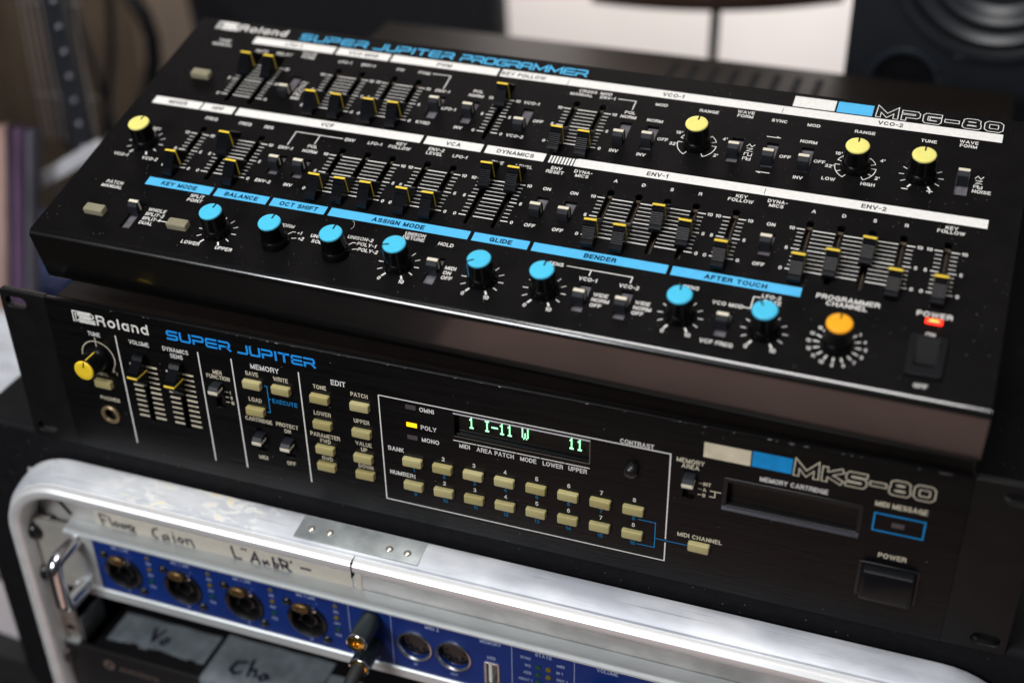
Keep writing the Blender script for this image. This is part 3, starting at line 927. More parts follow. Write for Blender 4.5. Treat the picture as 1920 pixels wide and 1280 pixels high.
txt(w, "CHANNEL", 371.0, 42.8, 2.7, Z, w=16.4)
txt(w, "POWER", 405.2, 46.0, 2.8, Z, w=13.8)
for i in range(16):
    a = math.radians(22.5 * i)
    txt(w, str(i + 1), 371.1 + 11.2 * math.sin(a), 20.9 + 10.8 * math.cos(a), 1.7, Z, wf=.9)
    w.stroke([(371.1 + 7.0 * math.sin(a), 21.1 + 7.0 * math.cos(a)), (371.1 + 9.4 * math.sin(a), 21.1 + 9.4 * math.cos(a))], .6, Z)
w.stroke([(391.8, 118.9), (394.4, 118.9)], .5, Z)
w.stroke([(393.1, 117.6), (393.1, 120.2)], .5, Z)
w.stroke([(381.0, 118.4), (383.8, 118.4)], .5, Z)
# connecting lines
for pts in ([(144.7, 152.9), (154.7, 152.9), (154.7, 142.6)], [(242.3, 152.7), (251.2, 152.7), (251.2, 146.1)], [(95.2, 85.2), (95.2, 95.4), (120.6, 95.4)], [(108.3, 95.4), (108.3, 88.6)],
            [(58.7, 21.5), (63.9, 21.5)], [(123.6, 27.5), (125.3, 29.5), (126.8, 29.5)], [(126.4, 25.4), (128.6, 26.0)], [(154.0, 27.6), (155.5, 29.5), (157.0, 29.5)], [(156.8, 25.3), (158.8, 26.0)],
            [(253.2, 38.0), (282.5, 38.0), (282.5, 34.4)], [(264.3, 38.0), (264.3, 34.4)], [(330.9, 32.3), (334.0, 32.3), (334.0, 39.1), (336.8, 39.1)]):
    w.stroke(pts, .45, Z)
# arrows and wave symbols
w.stroke([(317.2, 140.4), (323.7, 140.4)], .42, Z)
w.poly([(322.0, 140.4), (324.0, 140.3), (321.8, 141.4)], Z)
w.stroke([(317.6, 115.5), (323.8, 115.5)], .42, Z)
w.poly([(319.4, 115.5), (317.2, 115.6), (319.6, 114.5)], Z)


def waves(u, v, d=3.1, noise=False):
    w.stroke([(u - 1.8, v - .9), (u - .7, v + .9), (u + .7, v - .9), (u + 1.8, v + .9)], .33, Z)
    v -= d
    w.stroke([(u - 1.5, v + 1), (u + 1.3, v + 1), (u - 1.2, v - .9), (u + 1.6, v - .9)], .33, Z)
    v -= d
    w.stroke([(u - 1.7, v - 1), (u - 1.7, v + .9), (u, v + .9), (u, v - 1), (u + 1.7, v - 1), (u + 1.7, v + .9)], .33, Z)
    if not noise:
        v -= d
        w.stroke([(u - 1.7, v - 1), (u - 1.7, v + .9), (u, v + .9), (u, v - 1), (u + 1.7, v - 1), (u + 1.7, v + .9)], .33, Z)
    w.stroke([(u - 1.2, v), (u + 1.1, v)], .3, Z)


waves(311.6, 132.4)
waves(412.4, 132.4, noise=True)
waves(82.2, 132.2)
txt(w, "RND", 82.6, 119.6, 1.9, Z)
# knob scales
for u, v in ((388.2, 128), (90.3, 21.5), (181.2, 21.5), (220.4, 21.6), (248.5, 21.6), (307.4, 21.6), (342, 21.4), (23.4, 71.2)):
    knob_ticks(w, u, v, Z)
for u, v in ((287.4, 127.9), (359.7, 127.9)):
    for a0, a1 in ((38, 68), (88, 150), (-38, -68), (-88, -150)):
        pts = [(u + 9.0 * math.sin(math.radians(a0 + (a1 - a0) * i / 8)), v + 9.0 * math.cos(math.radians(a0 + (a1 - a0) * i / 8))) for i in range(9)]
        s0 = (u + 6.9 * math.sin(math.radians(a0)), v + 6.9 * math.cos(math.radians(a0)))
        s1 = (u + 6.9 * math.sin(math.radians(a1)), v + 6.9 * math.cos(math.radians(a1)))
        w.stroke([s0] + pts + [s1], .36, Z)
for a in (-120, 120):
    w.stroke([(359.7 + 7 * math.sin(math.radians(a)), 127.9 + 7 * math.cos(math.radians(a))), (359.7 + 9 * math.sin(math.radians(a)), 127.9 + 9 * math.cos(math.radians(a)))], .36, Z)
for i in range(9):
    u = 223.6 + i * 1.53
    w.box(u, u + .95, 100.8, 105.8, 0, Z)
# band titles
for s, u, v in (("LFO-1", 62.3, 160.8), ("VCO MOD", 102.7, 160.8), ("PWM", 148.1, 160.8), ("KEY FOLLOW", 191.0, 160.8), ("VCO-1", 267.6, 160.8), ("VCO-2", 369.9, 160.9), ("MIXER", 23.6, 103.5),
                ("HPF", 46.9, 103.5), ("VCF", 108.4, 103.4), ("VCA", 175.3, 103.4), ("DYNAMICS", 206.7, 103.4), ("ENV-1", 275.4, 103.4), ("ENV-2", 371.9, 103.4)):
    txt(k, s, u, v, 2.7, .06, wf=1.0, bold=.19)
for u, v in ((214.5, 160.3), (320.4, 160.4), (324.5, 103.3)):
    k.box(u - .12, u + .12, v - 1.9, v + 1.9, 0, .06)
nb = MB()
for s, u in (("KEY MODE", 56.5), ("BALANCE", 90.1), ("OCT SHIFT", 120.3), ("ASSIGN MODE", 170.7), ("GLIDE", 220.1), ("BENDER", 265.7), ("AFTER TOUCH", 324.7)):
    txt(nb, s, u, 45.9, 2.75, .06, wf=1.0, bold=.22)
for us in ([47.6, 60.7], [95.6, 109.0], [126.9, 140.2], [187.9], [223.8, 236.9]):
    scale_group(st, w, us, 140.7, 115.4, Z)
for us in ([47.6], [66.9, 80.1], [124.2, 137.5, 150.5], [168.5, 181.5], [200.5, 213.6], [258.3, 271.4, 284.5, 297.6], [315.5], [347.8, 360.9, 374.0, 387.1], [405.2]):
    scale_group(st, w, us, 83.1, 58.2, Z)
maker_mark(w, 11.5, 25, 166.3, 172.9, Z)
txt(w, "Roland", 25.6, 169.6, 5.7, Z, w=28.6, al='l', bold=.17)
link("lettering", w.flatmesh("lettering"), M_white, pg, kind="stuff")
link("scale_marks", st.flatmesh("scale_marks"), M_white, pg, kind="stuff")
link("band_lettering", k.flatmesh("band_lettering"), M_ink, pg, kind="stuff")
link("band_lettering", nb.flatmesh("band_lettering"), M_navy, pg, kind="stuff")
t = MB()
techno(t, "SUPER", 62.6, 101.5, 165.9, 171.4, Z, .98)
techno(t, "JUPITER", 105.3, 150.2, 165.9, 171.4, Z, .98)
techno(t, "PROGRAMMER", 154.2, 221.8, 165.9, 171.4, Z, .98, gap=.28)
link("model_lettering", t.flatmesh("model_lettering"), M_blue, pg, kind="stuff")
a, b = MB(), MB()
outlined(a, b, "MPG-80", 362.2, 418.8, 164.7, 172.2, .04, 2.5, .36, .60)
link("model_number", a.flatmesh("model_number"), M_white, pg, kind="stuff")
link("model_number_fill", b.flatmesh("model_number_fill"), M_ink, pg, kind="stuff")
hr = MB()
hr.stroke([(149.5, 42.6), (150.6, 41.8), (151.4, 40.3), (151.5, 38.6), (151.0, 37.2)], .14, .12)
hr.stroke([(150.9, 37.3), (151.4, 38.4)], .12, .14)
link("lint_hair", hr.flatmesh("lint_hair"), mat("pale lint", (0.6, 0.55, 0.5), 0.8), pg)
# power lamp and rocker
led = link("power_lamp", MB().cbox(402.1, 408.8, 40.9, 43.3, 0, 1.0, .5).mesh("power_lamp"), M_ledred, pg)
link("lamp_core", MB().cbox(403.6, 407.3, 41.5, 42.7, .9, 1.15, .15).mesh("lamp_core"), M_ledcore, led)
fr = plate("rocker_switch", rrect(398.2, 411.9, 12.4, 33.0, 1), [rect(400.6, 409.5, 16.2, 30.6)], -.2, 1.6, mat("dark grey bezel plastic", (0.006, 0.0065, 0.008), 0.4, spec=0.15), pg, .35)
link("rocker", MB().extr([(16.4, -1), (16.4, -.6), (22.8, .6), (23.4, .7), (30.4, 4.0), (30.4, -1)], 400.8, 409.3).mesh("rocker"), mat("matt black rocker", (0.004, 0.0045, 0.005), 0.6, spec=0.15), fr)
fb = link("rocker_floor", MB().box(400.2, 409.9, 15.8, 31, -1.4, -.9).mesh("rocker_floor"), M_ink, fr)
for u, v, h in ((20, 16, -34.4), (412, 16, -34.4), (20, 150, -70.6), (412, 150, -70.6)):
    link("rubber_foot", MB().lathe([(7, -4.8), (8, -4.0), (8, 3)], n=20).mesh("rubber_foot", 40), M_rubber, pg, (u, v, h), (-math.radians(15.2), 0, 0))

# ================================================================== RACK SYNTHESIZER (lower unit with display)
VX = (math.pi / 2, 0, 0)      # local x = right, y = up, z = towards the viewer
rk = thing("rack_synthesizer", "black rack synthesizer with green lit display and cream buttons, under the sloping unit", "synthesizer", (0, 0, 0), VX)
hol = [slot_pts(76.1, 25.6, 62.5, 1.5), slot_pts(96.1, 25.6, 62.3, 1.5), rect(237.0, 300.2, 56.0, 68.4), rect(359.6, 415.8, 48.0, 63.2), circ(51.0, 24.6, 3.4),
       rect(114.3, 119.4, 43.6, 60.8), rect(134.2, 139.4, 22.0, 36.5), rect(149.2, 154.4, 22.0, 36.5), rect(341.6, 347.2, 48.2, 63.2)]
plate("faceplate", rrect(26.3, 455.7, 0, 88, .4, 1), hol, -3.0, 0, M_front, rk, .18)
for x0, x1 in ((0, 26.0), (456.0, 482)):
    cx = 8.5 if x0 == 0 else 473.5
    hs = [[(cx + (3.0 if i < 10 else -3.0) + 3.3 * math.sin(math.pi * (i % 10) / 9 + (0 if i < 10 else math.pi)), cy + 3.3 * math.cos(math.pi * (i % 10) / 9 + (0 if i < 10 else math.pi))) for i in range(20)] for cy in (6.3, 81.7)]
    plate("rack_ear", rrect(x0, x1, 0, 88, 1.2, 3), hs, -3.9, -.3, M_ear, rk, .3)
link("chassis", MB().box(27, 455, 2.5, 83.5, -404, -3.2).mesh("chassis"), M_cover, rk)
link("top_cover", MB().cbox(26.4, 455.6, 8, 404.5, 0, 1.4, .6).mesh("top_cover", 30), M_cover, rk, (0, 83.2, 0), (-math.pi / 2, 0, 0))
v = MB()
for i in range(8):
    for j in range(2):
        x = 240 + i * 13.5
        y = -(318 + j * 42)
        v.box(x, x + 5, 84.6, 84.75, y - 30, y)
link("vent_slots", v.mesh("vent_slots"), M_ink, rk, kind="stuff")
for u in (76.1, 96.1):
    link("slot_liner", MB().box(u - 2.2, u + 2.2, 24.5, 63.2, -8, -5.5).mesh("slot_liner"), M_slot, rk)
slider(rk, 76.1, 58.1)
slider(rk, 96.1, 57.3)
knob(rk, 51.1, 59.0, M_yel, M_yline, 12, "tune_knob")
for u, v_, a, b in ((117.0, 56.0, 43.6, 60.8), (136.9, 31.0, 22.0, 36.5), (151.9, 30.9, 22.0, 36.5), (344.5, 59.4, 48.2, 63.2)):
    f = MB().box(u - 3.6, u + 3.6, a - 1, b + 1, -5, -3.4).mesh("switch_floor")
    sw_ = link("toggle_switch", f, M_blackpl, rk)
    t_ = link("switch_tab", ME_TAB, M_tab, sw_, (u, v_, 0))
    link("tab_line", ME_TABL, M_tline, sw_, (u, v_, 0))
BT = [(136.2, 62.2), (151.4, 62.3), (136.2, 46.9), (171.2, 62.1), (191.3, 62.1), (171.2, 47.0), (191.2, 47.0), (171.2, 32.5), (190.9, 32.3), (171.1, 22.5), (191.1, 22.6), (350.7, 23.2), (51.6, 44.0)]
BT += [(215.9 + 14.98 * i, 36.3) for i in range(8)] + [(215.9 + 14.98 * i, 22.4) for i in range(8)]
gp = MB()
for u, v_ in BT:
    button(rk, u, v_, ME_BTN, M_btn)
    gp.poly([(u - 5.15, v_ - 2.6), (u + 5.15, v_ - 2.6), (u + 5.15, v_ + 2.6), (u - 5.15, v_ + 2.6)], .02)
link("button_gaps", gp.flatmesh("button_gaps"), M_ink, rk, kind="stuff")
w = MB()
cr = MB()
bl = MB()
c = 2.15
for s, u, v_ in (("MIDI", 117.4, 64.5), ("FUNCTION", 117.5, 61.6), ("SAVE", 136.2, 67.7), ("WRITE", 151.2, 67.6), ("LOAD", 136.1, 52.8), ("CARTRIDGE", 136.4, 41.0), ("PROTECT", 151.5, 41.2),
                 ("ON", 151.3, 37.9), ("MIDI", 136.1, 18.6), ("OFF", 151.2, 18.6), ("TONE", 171.2, 67.9), ("PATCH", 191.1, 67.9), ("LOWER", 171.1, 52.8), ("UPPER", 191.1, 53.0), ("PARAMETER", 171.3, 40.0),
                 ("FWD", 171.2, 36.9), ("VALUE", 191.1, 40.0), ("UP", 191.1, 36.8), ("BWD", 171.2, 26.5), ("DOWN", 191.2, 26.7)):
    txt(cr, s, u, v_, 2.35, Z, wf=.84, bold=.155)
for s, u, v_ in (("MEMORY", 143.5, 72.2), ("EDIT", 181.0, 72.2)):
    txt(w, s, u, v_, 2.9, Z, wf=.93)
for s, u, v_ in (("VOLUME", 76.2, 72.2), ("DYNAMICS", 96.2, 72.3), ("SENS", 96.2, 68.9), ("TUNE", 51.2, 72.3), ("MIDI", 241.8, 51.2), ("AREA", 251.2, 51.1), ("PATCH", 260.7, 51.1), ("MODE", 272.0, 51.1),
                 ("LOWER", 283.4, 51.1), ("UPPER", 294.8, 51.3), ("CONTRAST", 320.9, 72.0), ("MEMORY CARTRIDGE", 387.6, 66.9)):
    txt(w, s, u, v_, 2.45, Z, wf=.86, bold=.155)
for s, u, v_ in (("OMNI", 220.6, 66.9), ("POLY", 220.8, 57.0), ("MONO", 220.9, 50.1), ("BANK", 203.6, 41.3), ("NUMBER", 203.7, 27.3)):
    txt(w, s, u, v_, 2.45, Z, wf=.93, al='l')
for s, u, v_ in (("MEMORY", 344.2, 68.5), ("AREA", 344.3, 65.7), ("MIDI CHANNEL", 350.6, 27.7)):
    txt(cr, s, u, v_, 2.35, Z, wf=.93)
txt(cr, "MIDI MESSAGE", 430.8, 66.6, 2.6, Z, w=20.6)
txt(cr, "POWER", 430.8, 40.0, 2.6, Z, w=11.4)
txt(cr, "TUNE", 51.0, 49.2, 2.1, Z)
txt(cr, "PHONES", 52.5, 34.3, 2.2, Z)
for s, v_ in (("I", 53.9), ("II", 50.9), ("III", 48.0)):
    txt(cr, s, 122.8, v_, 1.9, Z, wf=.9, al='l')
    cr.stroke([(120.0, v_), (121.8, v_)], .4, Z)
for s, v_ in (("INT", 58.0), ("A", 54.9), ("B", 51.9)):
    txt(cr, s, 350.3, v_, 1.9, Z, wf=.9, al='l')
    cr.stroke([(348.2, v_), (349.8, v_)], .35, Z)
for pts in ([(353.4, 55.0), (358.2, 55.0)], [(353.2, 51.9), (355.6, 51.9), (355.6, 55.0)]):
    cr.stroke(pts, .45, Z)
for i in range(8):
    u = 216.0 + 14.98 * i
    if i:
        txt(w, str(i + 1), u, 41.3, 2.3, Z, wf=.95)
    txt(w, str(i + 1), u, 27.1, 2.3, Z, wf=.95)
    txt(bl, str(i + 1), u, 30.9, 2.2, Z, wf=.95)
    txt(bl, str(i + 9), u, 16.7, 2.2, Z, wf=.95)
for u in (63.5, 108.5, 126.2, 161.1):
    w.stroke([(u, 74.1), (u, 9.8)], .62, Z)
w.stroke([(200.8, 70.3), (335.6, 70.3), (335.6, 23.0)], .55, Z)
w.stroke([(335.6, 21.0), (335.6, 10.3), (200.8, 10.3), (200.8, 70.3)], .55, Z)
for a, b in ((236.4, 247.5), (247.8, 254.8), (255.1, 266.2), (266.5, 277.5), (277.9, 288.8), (289.2, 300.3)):
    w.stroke([(a, 53.55), (b, 53.55)], .5, Z)
bl2 = MB()
bl2.stroke([(322.9, 30.9), (330.8, 30.9), (330.8, 16.7), (322.7, 16.7)], .32, Z)
bl2.stroke([(330.8, 22.1), (345.2, 22.1)], .32, Z)
bl2.stroke([(142.0, 62.2), (143.4, 62.2), (143.4, 47.1), (142.0, 47.1)], .38, Z)
bl2.stroke([(143.4, 55.0), (144.8, 55.0)], .38, Z)
txt(bl2, "EXECUTE", 145.4, 54.5, 2.35, Z, wf=.95, al='l')
bl2.stroke([(421.0, 52.6), (441.0, 52.6), (441.0, 61.6), (421.0, 61.6)], .6, Z, closed=True)
cr.stroke([(51.1 + 9.1 * math.sin(math.radians(a)), 59 + 9.1 * math.cos(math.radians(a))) for a in range(-90, 133, 6)], .42, Z)
cr.stroke([(51.1, 70.4), (51.1, 65.2)], .45, Z)
cr.poly([(57.0, 51.8), (59.1, 53.6), (58.6, 51.0)], Z)
txt(cr, "I", 59.9, 50.9, 2.0, Z)
for u in (76.1, 96.1):
    for i in range(11):
        v_ = 28.75 + 3.035 * i
        t_ = .95 if i in (0, 5, 10) else .75
        for a, b in ((u - 7.4, u - 1.9), (u + 1.8, u + 7.6)):
            cr.box(a, b, v_ - t_ / 2, v_ + t_ / 2, 0, Z)
maker_mark(w, 41.2, 53.6, 77.8, 84.0, Z)
txt(w, "Roland", 54.4, 80.9, 5.8, Z, w=28.6, al='l', bold=.17)
link("lettering", w.flatmesh("lettering"), M_white, rk, kind="stuff")
link("cream_lettering", cr.flatmesh("cream_lettering"), M_cream, rk, kind="stuff")
link("blue_numbers", bl.flatmesh("blue_numbers"), M_blue3, rk, kind="stuff")
link("blue_lines", bl2.flatmesh("blue_lines"), M_blue2, rk, kind="stuff")
t = MB()
techno(t, "SUPER", 92.8, 126.8, 78.0, 83.3, Z, 1.08)
techno(t, "JUPITER", 130.3, 170.3, 78.0, 83.3, Z, 1.08)
link("model_lettering", t.flatmesh("model_lettering"), mat("bright blue ink", (0.01, 0.30, 0.85), 0.5), rk, kind="stuff")
a, b = MB(), MB()
outlined(a, b, "MKS-80", 386.6, 442.8, 72.1, 80.0, .04, 2.55, .42, .55)
link("model_number", a.flatmesh("model_number"), M_cream, rk, kind="stuff")
link("model_number_fill", b.flatmesh("model_number_fill"), M_ink, rk, kind="stuff")
link("emblem_block", MB().box(349.4, 369.0, 72.35, 80.1, 0, .04).mesh("emblem_block"), mat("aged cream ink", (0.66, 0.58, 0.42), 0.6, noise=0.12, nscale=120), rk)
link("emblem_block", MB().box(369.6, 386.0, 72.45, 80.3, 0, .04).mesh("emblem_block"), M_blue2, rk)
for v_, m in ((67.0, M_ledoff), (57.2, M_ledyel), (50.1, M_ledoff)):
    link("mode_lamp", MB().box(213.9, 218.9, v_ - 1.1, v_ + 1.1, -.4, .25).mesh("mode_lamp"), m, rk)
link("message_lamp", MB().box(428.2, 433.2, 55.9, 58.1, -.4, .25).mesh("message_lamp"), M_ledoff, rk)
# display
dp = link("display_window", MB().box(236.2, 301, 55.2, 69.2, -6.5, -4.4).mesh("display_window"), M_window, rk)
link("window_rim", MB().box(237.0, 300.2, 56.0, 56.9, -4.3, -1.4).box(237.0, 300.2, 57.4, 57.8, -4.3, -3.0).mesh("window_rim"), M_window, dp)
link("window_rim", MB().box(236.9, 300.3, 68.3, 68.75, -.1, .22).mesh("window_rim"), mat("lit bare edge", (0.75, 0.73, 0.78), 0.4, 0.3), dp)  # upper rim in a paler colour, the light it catches painted in
link("window_rim", MB().box(300.0, 300.4, 56.0, 68.3, -.1, .1).box(237.0, 300.0, 55.75, 56.0, -.1, .1).mesh("window_rim"), mat("shaded bare edge", (0.12, 0.10, 0.07), 0.5), dp)  # right and lower rim, shade put into the colour
FONT5 = {'1': ["00100", "01100", "00100", "00100", "00100", "00100", "01110"], 'I': ["01110", "00100", "00100", "00100", "00100", "00100", "01110"], '-': ["00000", "00000", "00000", "11111", "00000", "00000", "00000"],
         'W': ["10001", "10001", "10001", "10101", "10101", "10101", "01010"]}
lc = MB()
for ch, u in (('1', 245.2), ('I', 252.6), ('-', 256.2), ('1', 259.6), ('1', 263.2), ('W', 270.4), ('1', 291.7), ('1', 295.4)):
    for r in range(7):
        for q in range(5):
            if FONT5[ch][r][q] == '1':
                x, y = u + (q - 2) * .62, 64.4 + (3 - r) * .86
                lc.box(x - .28, x + .28, y - .38, y + .38, -.9, -.7)
link("display_characters", lc.mesh("display_characters"), M_lcd, dp)
# cartridge slot, phones jack, contrast knob, power button
link("slot_recess", MB().box(358.5, 417, 47, 64.4, -14, -11).mesh("slot_recess"), M_blackpl, rk)
plate("cartridge_slot", rrect(359.0, 416.4, 47.4, 63.8, .6, 2), [rect(360.4, 415.0, 49.4, 62.2)], -3.2, .5, M_blackpl, rk, .25)
link("cartridge_flap", MB().box(360.6, 414.8, 49.6, 62.0, -6.5, -4.5).mesh("cartridge_flap"), M_window, rk)
link("slot_lip", MB().extr([(47.3, .2), (47.5, 1.5), (48.3, 1.9), (49.1, 1.3), (49.3, .2)], 359.0, 416.0).mesh("slot_lip", 40), mat("polished black lip", (0.035, 0.035, 0.045), 0.22, spec=0.8), rk)
pj_ = link("phones_socket", MB().lathe([(5.2, 0), (5.2, .8), (4.6, 1.3), (3.7, 1.2), (3.3, .6), (3.2, -8)], 51, 24.6, cap=False).mesh("phones_socket", 40), mat("dull brass", (0.30, 0.22, 0.12), 0.4, 0.6), rk)
link("socket_hole", MB().box(46, 56, 19.5, 29.5, -10, -8.5).mesh("socket_hole"), M_ink, pj_)
link("contrast_knob", MB().lathe([(3.2, 0), (3.1, 2.6), (2.5, 3.5), (1.4, 4.0), (.01, 4.1)], 319.2, 58.0, n=28).mesh("contrast_knob", 60), M_blackpl, rk)
pb = plate("power_switch", rrect(418.3, 443.0, 16.6, 35.0, .6, 2), [rect(419.3, 442.0, 17.6, 34.0)], -1, .5, M_blackpl, rk, .2)
link("power_button", MB().cbox(-11.1, 11.1, -8.0, 8.0, -2, 5.2, 1.6).mesh("power_button", 35), mat("satin black button", (0.005, 0.0055, 0.007), 0.3, spec=0.22), pb, (430.65, 25.8, 0))
# bare chips along the upper front edge
ch = MB()
rr = random.Random(4)
for i in range(60):
    x = 28 + rr.random() ** .8 * 426
    L_ = rr.choice((.3, .4, .6, .9, 1.6)) * rr.uniform(.5, 1.2) * (1.8 if x > 340 else 1)
    hgt = rr.uniform(.1, .28) * (1.7 if x > 340 else 1)
    ch.add([(x, 88.03 - hgt, .03), (x + L_, 88.03 - hgt * .7, .03), (x + L_ * .8, 88.04, -.12), (x + L_ * .2, 88.04, -.15)], [(0, 1, 2, 3)])
link("paint_chips", ch.flatmesh("paint_chips"), mat("bare chipped metal", (0.5, 0.52, 0.55), 0.4, 0.5), rk, kind="stuff")

# ================================================================== RACK CASE
cs = thing("rack_case", "black rack case with scuffed aluminium front trim under the two black units", "rack case", (0, 0, 0), VX)
plate("shell", rrect(-53, 535, -215, 0, 26, 8), [rrect(-14, 496, -208, -13, 36, 8)], -470, -.6, M_shell, cs, 3.0)
link("back_wall", MB().box(-40, 522, -209, -6, -468, -460).mesh("back_wall"), M_shell, cs)
AX0, AX1, AY0, AY1, AR = -18.0, 500.0, -213.0, -9.5, 42.0


def sweep(name, prof, m, x0=AX0, x1=AX1, y0=AY0, y1=AY1, r=AR, cut=None, smooth=35):
    """profile of (outward offset, h) carried round a rounded rectangle"""
    path = []
    for cx, cy, a0 in ((x1 - r, y1 - r, 0), (x0 + r, y1 - r, 90), (x0 + r, y0 + r, 180), (x1 - r, y0 + r, 270)):
        for i in range(13):
            a = math.radians(a0 + 90 * i / 12)
            path.append((cx, cy, math.cos(a), math.sin(a)))
    n, k = len(path), len(prof)
    vs, fs = [], []
    for cx, cy, a, b in path:
        for o, h in prof:
            vs.append((cx + a * (r + o), cy + b * (r + o), h))
    for i in range(n):
        j = (i + 1) % n
        for q in range(k):
            p = (q + 1) % k
            fs.append((i * k + q, i * k + p, j * k + p, j * k + q))
    return link(name, MB().add(vs, fs).mesh(name, smooth), m, cs)


sweep("front_trim", [(-3.2, 2.0), (-.4, 2.6), (0, 3.6), (-.1, 6.5), (-.7, 11), (-1.9, 16.4), (-3.0, 18.3), (-4.6, 18.6), (-6.5, 17.0), (-8, 8), (-8, 2.0)], M_stain)
sweep("trim_lip", [(-4.4, 17.2), (-4.3, 19.6), (-4.9, 21.8), (-6.6, 23.2), (-9.2, 23.4), (-11.4, 22.4), (-12.6, 20.4), (-12.8, 8), (-11.0, 7.8), (-8.4, 12), (-6.8, 17)], M_alu)
# upper flange behind the lip, with rails and their holes
link("flange", MB().box(-6, 488, -56, -20, 4.6, 6.0).mesh("flange"), M_flange, cs)
for x0, x1 in ((-13.5, 4.0), (478, 495.5)):
    hs = []
    cx = -1.2 if x0 < 0 else 483.2
    for vv in (-102, -115.5, -131, -147, -163, -179):
        hs.append(circ(cx, vv, 3.1, 16))
    plate("rack_rail", rect(x0, x1, -205, -48), hs, 8.4, 10.6, mat("brown grey rail", (0.34, 0.31, 0.28), 0.35, 0.75, noise=0.1), cs, .3)
link("rail_channel", MB().box(-16, -13.3, -180, -48, 2, 11).mesh("rail_channel"), M_flange, cs)
link("rail_channel", MB().box(495.3, 498, -180, -48, 2, 11).mesh("rail_channel"), M_flange, cs)
link("rail_bracket", MB().box(-9.5, 4.2, -140.8, -138.4, 9, 13.5).box(4.2, 5.2, -141, -124, -12, 9).mesh("rail_bracket"), M_plate, cs)
# joint plate with rivets on the top face of the trim
tilt = math.radians(8.4)
jp = link("joint_plate", MB().cbox(0, 65, 0, 13.6, 0, .5, .2).mesh("joint_plate", 30), M_plate, cs, (157.5, -11.45, 17.2), (-math.pi / 2 + tilt, 0, 0))
for x, y in ((7.0, 6.2), (16.7, 6.4), (48.5, 5.2), (57.8, 5.2)):
    link("rivet", MB().lathe([(2.0, .3), (1.9, .8), (1.4, 1.25), (.7, 1.5), (.01, 1.58)], n=20).mesh("rivet", 60), M_rivet, jp, (x, y, 0))
link("trim_joint", MB().box(190.4, 190.75, -23.2, -13.6, 16.9, 23.75).mesh("trim_joint"), M_ink, cs)
# marked cloth tape on the flange
tp = link("marked_tape", MB().box(31, 181, -48.9, -28, 6.0, 6.35).mesh("marked_tape"), M_tape, cs)
link("marked_tape", MB().box(183, 186.2, -48.6, -28, 6.0, 6.3).mesh("marked_tape"), M_tape, cs)
hw = MB()


def pen(pts, u, v, s=1.0, wd=.75, mb=None):
    (mb or hw).stroke([(u + x * s, v + y * s) for x, y in pts], wd, 6.42)


for u, ls in ((36.2, [[(0, 2.6), (1.2, -2.6)], [(0, 2.6), (3.4, 2.2)], [(.6, .2), (2.8, -.1)], [(4.2, 2.4), (5.2, -2.2)], [(6.8, .6), (6.0, -1.2), (7.4, -1.8), (8.2, -.2), (6.8, .6)], [(9.4, .2), (9.0, -1.6), (10.6, -1.8), (11.0, -.2), (9.6, .2)], [(11.6, .6), (12.6, -2.2)], [(12.0, -.6), (13.6, .8)], [(13.2, .4), (15.0, -2.8)], [(15.0, .4), (13.2, -2.6)]]),
              (66.2, [[(3.0, 2.4), (.6, 1.2), (.4, -1.6), (2.4, -2.6)], [(6.4, .2), (4.6, -.8), (4.8, -2.4), (6.6, -1.4)], [(6.6, .2), (7.2, -2.6)], [(9.2, 1.0), (9.6, -3.0), (8.0, -4.2)], [(9.0, 2.4), (9.4, 2.0)], [(11.8, .6), (11.0, -1.2), (12.6, -2.0), (13.4, -.4), (11.8, .6)], [(14.4, .8), (15.0, -2.2)], [(14.8, .2), (16.6, .6), (17.6, -2.6)]]),
              (113.6, [[(0, 2.8), (1.0, -2.6), (4.0, -2.4)], [(4.2, 3.0), (4.8, 2.2)], [(5.6, 3.0), (6.2, 2.2)], [(7.6, -2.8), (9.6, 2.2), (11.2, -2.8)], [(8.4, -.8), (11.0, -.8)], [(12.4, -.4), (13.0, -2.2), (14.2, -.6), (15.0, -2.4)], [(16.8, 2.4), (17.0, -2.6)], [(17.0, -.4), (18.6, -.8), (18.2, -2.6), (17.0, -2.4)]]),
              (141.0, [[(0, 2.6), (1.2, -2.4)], [(0, 2.4), (3.2, 1.4), (3.0, -.6), (.8, -.4)], [(1.8, -.6), (5.6, -3.8)], [(4.6, 2.6), (4.9, 1.4)], [(8.2, .4), (12.6, .4)]])):
    for l in ls:
        pen(l, u - (2.2 if u < 60 else 0.6), -43.6, 1.42, 1.15 if u < 100 else 1.35)
link("handwriting", hw.flatmesh("handwriting"), M_marker, tp, kind="stuff")
link("cable_tie", MB().extr([(-.5, 6.2), (-.5, 7.4), (.5, 7.4), (.5, 6.2)], 0, 17).mesh("cable_tie"), M_rubber, cs, (5.5, -31.5, 0), (0, 0, -math.radians(52)))

# ================================================================== BLUE AUDIO INTERFACE
fi = thing("audio_interface", "blue fronted audio interface with four round microphone sockets in the rack case", "audio interface", (0, 0, 0), VX)
Y0 = 15.0
link("chassis", MB().box(14, 446, -90.5, -50.2, -230, 6).mesh("chassis"), M_silver, fi)
link("front_frame", MB().extr([(-92.3, Y0 - 3), (-92.3, Y0 + .2), (-91.6, Y0 + 1.0), (-86.4, Y0 + 1.0), (-85.7, Y0 + .2), (-85.7, Y0 - 1)], 16, 444).mesh("front_frame", 30), M_silver, fi)
link("front_frame", MB().extr([(-50.9, Y0 - 1), (-50.9, Y0 + .1), (-50.3, Y0 + .9), (-49.2, Y0 + .8), (-48.2, Y0 - .4), (-47.6, Y0 - 2), (-47.5, 6.4), (-50.9, 6.4)], 16, 444).mesh("front_frame", 30), M_silver, fi)
xl = [49.05, 85.2, 121.35, 157.5]
